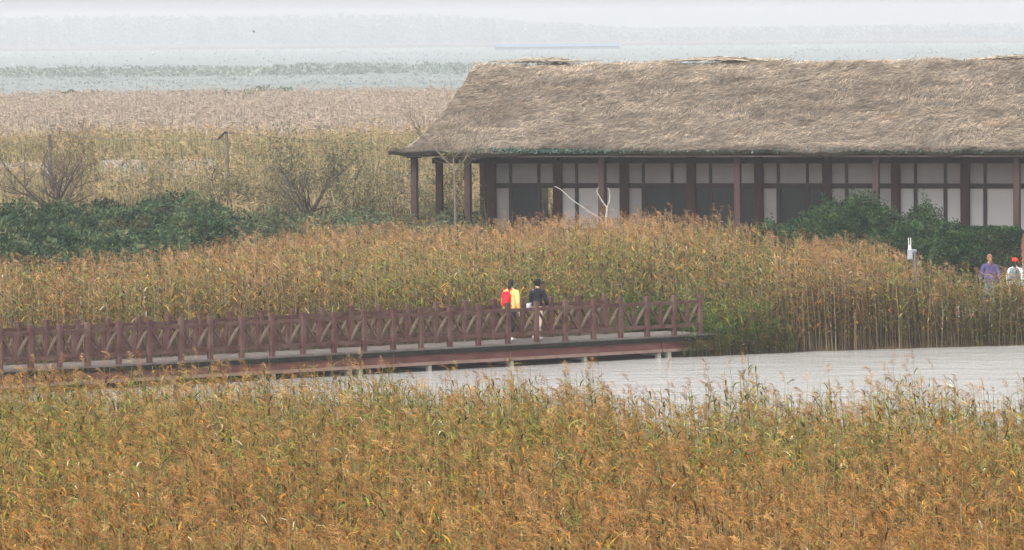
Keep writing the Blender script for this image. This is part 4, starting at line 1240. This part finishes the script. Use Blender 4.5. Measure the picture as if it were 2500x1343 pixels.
    hb.ball(S(hc[0], hc[1] - .014, hc[2] + .016), (.083 * s, .094 * s, .108 * s), 14, 12, hf)
    if longhair:
        hb.tube([S(0, hc[1] - .07, hc[2] + .0), S(0, hc[1] - .095, hc[2] - .09), S(0, hc[1] - .10, hc[2] - .17), S(0, hc[1] - .10, hc[2] - .25)], [.05 * s, .05 * s, .04 * s, .015 * s], 10)
    hb.build('hair', M[hair], r, smooth=True)
    return r, S
def at_bridge(t, off): return tuple(BR_A + BR_D * t + BR_N * off)
t1 = t_for_px(1247, .75); t2 = t_for_px(1312, .6)
b1 = at_bridge(t1, .75); b2 = at_bridge(t2, .6)
pA, S = person('person', (b1[0], b1[1], .6), BR_ANG + .42, 'person in yellow jacket and black trousers with long black hair walking on the footbridge', 1.66, 'yellow', 'black', 'shoe', stride=.26, wide=1.08)
pB, S2 = person('person', (b2[0], b2[1], .6), BR_ANG + .4, 'person in black top and pale pink trousers walking on the footbridge', 1.64, 'black', 'pink', 'shoe', stride=.3, longhair=False,
                arm_pose=dict(LE=(-.24, .07, 1.08), LW=(-.14, .24, 1.0), RE=(.25, .06, 1.07), RW=(.18, .22, .95)), wide=.98, jl=.92)
# black sun hat worn by the second walker
hb = MB()
hb.ball(S2(0, .055, 1.575), (.105, .115, .10), 14, 10, lambda p: 1 + .04 * math.sin(9 * math.atan2(p.y, p.x)) if p.z > -.1 else .75)
hb.ball(S2(0, .055, 1.555), (.135, .14, .022), 16, 6, lambda p: 1 + .05 * math.sin(5 * math.atan2(p.y, p.x)))
hb.build('hat', M['black'], pB, smooth=True)
def worn(name, label, cat, pobj, cen, r3, mat, straps=True, strapmat='hair', fn=None):
    e = empty(name, tuple(pobj.matrix_basis @ Vector(cen)), pobj.rotation_euler[2]); tag(e, label, cat)
    mb = MB(); mb.ball((0, 0, 0), r3, 14, 12, fn); mb.build('bag_body', M[mat], e, smooth=True)
    return e
pk = lambda p: (abs(p.x) ** 4 + abs(p.y) ** 4 + abs(p.z) ** 4) ** -.25
bk = worn('backpack', 'bright red backpack on the back of the person in yellow', 'backpack', pA, (-.045, -.165, 1.15), (.12, .075, .205), 'red', fn=pk)
for sx in (-1, 1): MB().tube([(sx * .09, -.01, .2), (sx * .11, .10, .27), (sx * .115, .24, .2), (sx * .12, .30, .02), (sx * .14, .20, -.14), (sx * .12, .02, -.19)], .014, 6).build('strap', M['red'], bk)
MB().ball((0, -.075, -.07), (.10, .03, .10), 12, 8, pk).build('pocket', M['red'], bk, smooth=True)
sbg = worn('shoulder_bag', 'white and black shoulder bag at the hip of the person in black', 'bag', pB, (-.20, -.05, .93), (.05, .14, .085), 'white', fn=pk)
MB().tube([(0, -.10, .06), (.12, -.10, .30), (.3, -.02, .48)], .012, 6).build('strap', M['hair'], sbg)
MB().box((0, -.0, -.06), (.105, .24, .06), bevel=.015).build('flap', M['black'], sbg)

# people at the right edge
def ground_at(px, Yd): q = atY(px, 640, Yd); return (q[0], Yd, float(ground_z(q[0], Yd)) + .03)
person('person', ground_at(2417, 165.2), math.radians(100), 'person in purple jacket with light brown hair seen behind the reeds at the right', 1.68, 'purple', 'blue_grey', 'shoe_dark', 'hair_brown', stride=.1, wide=1.12)
pC, S3 = person('person', ground_at(2478, 165.0), math.radians(70), 'person in red cap and pale blue top walking behind the reeds at the right edge', 1.58, 'pale_blue', 'black', 'shoe_dark', 'hair', stride=.15)
hb = MB(); hb.ball(S3(0, .02, 1.60), (.1, .11, .085), 14, 10, lambda p: 1 if p.z > -.2 else .8); hb.ball(S3(0, .13, 1.585), (.07, .085, .012), 12, 6); hb.build('cap', M['cap_red'], pC, smooth=True)
worn('backpack', 'dark green backpack on the person in the red cap', 'backpack', pC, (.02, -.15, 1.14), (.14, .085, .2), 'blue_grey', fn=pk)
q = house.matrix_basis @ Vector((4.18, 3.4, 1.0 - ZB + .02))
person('person', (q.x, q.y, 1.0), math.radians(60), 'person in blue grey top standing inside the house by the open door', 1.62, 'blue_grey', 'black', 'shoe_dark', 'hair', stride=.05, longhair=False)

# ------------------------------------------------------------------ haze
mb = MB()
hz = mb.box((0, 2150, 12), (4700, 4900, 28))
haze = mb.build('haze', None) if False else None
me = bpy.data.meshes.new('haze'); me.from_pydata(mb.v, [], mb.f)
m = bpy.data.materials.new('haze'); m.use_nodes = True
nt = m.node_tree; nt.nodes.clear()
pv_ = nt.nodes.new('ShaderNodeVolumePrincipled'); oo = nt.nodes.new('ShaderNodeOutputMaterial')
pv_.inputs['Color'].default_value = (*HAZE_COLOR, 1)
pv_.inputs['Density'].default_value = HAZE_DENSITY
pv_.inputs['Anisotropy'].default_value = .2
nt.links.new(pv_.outputs[0], oo.inputs['Volume'])
tag(link_mesh('haze', me, m), 'thin pale haze filling the air over the marsh', 'haze', kind='stuff')
print('reeds', NFG, NMID, NTH, NFAR)
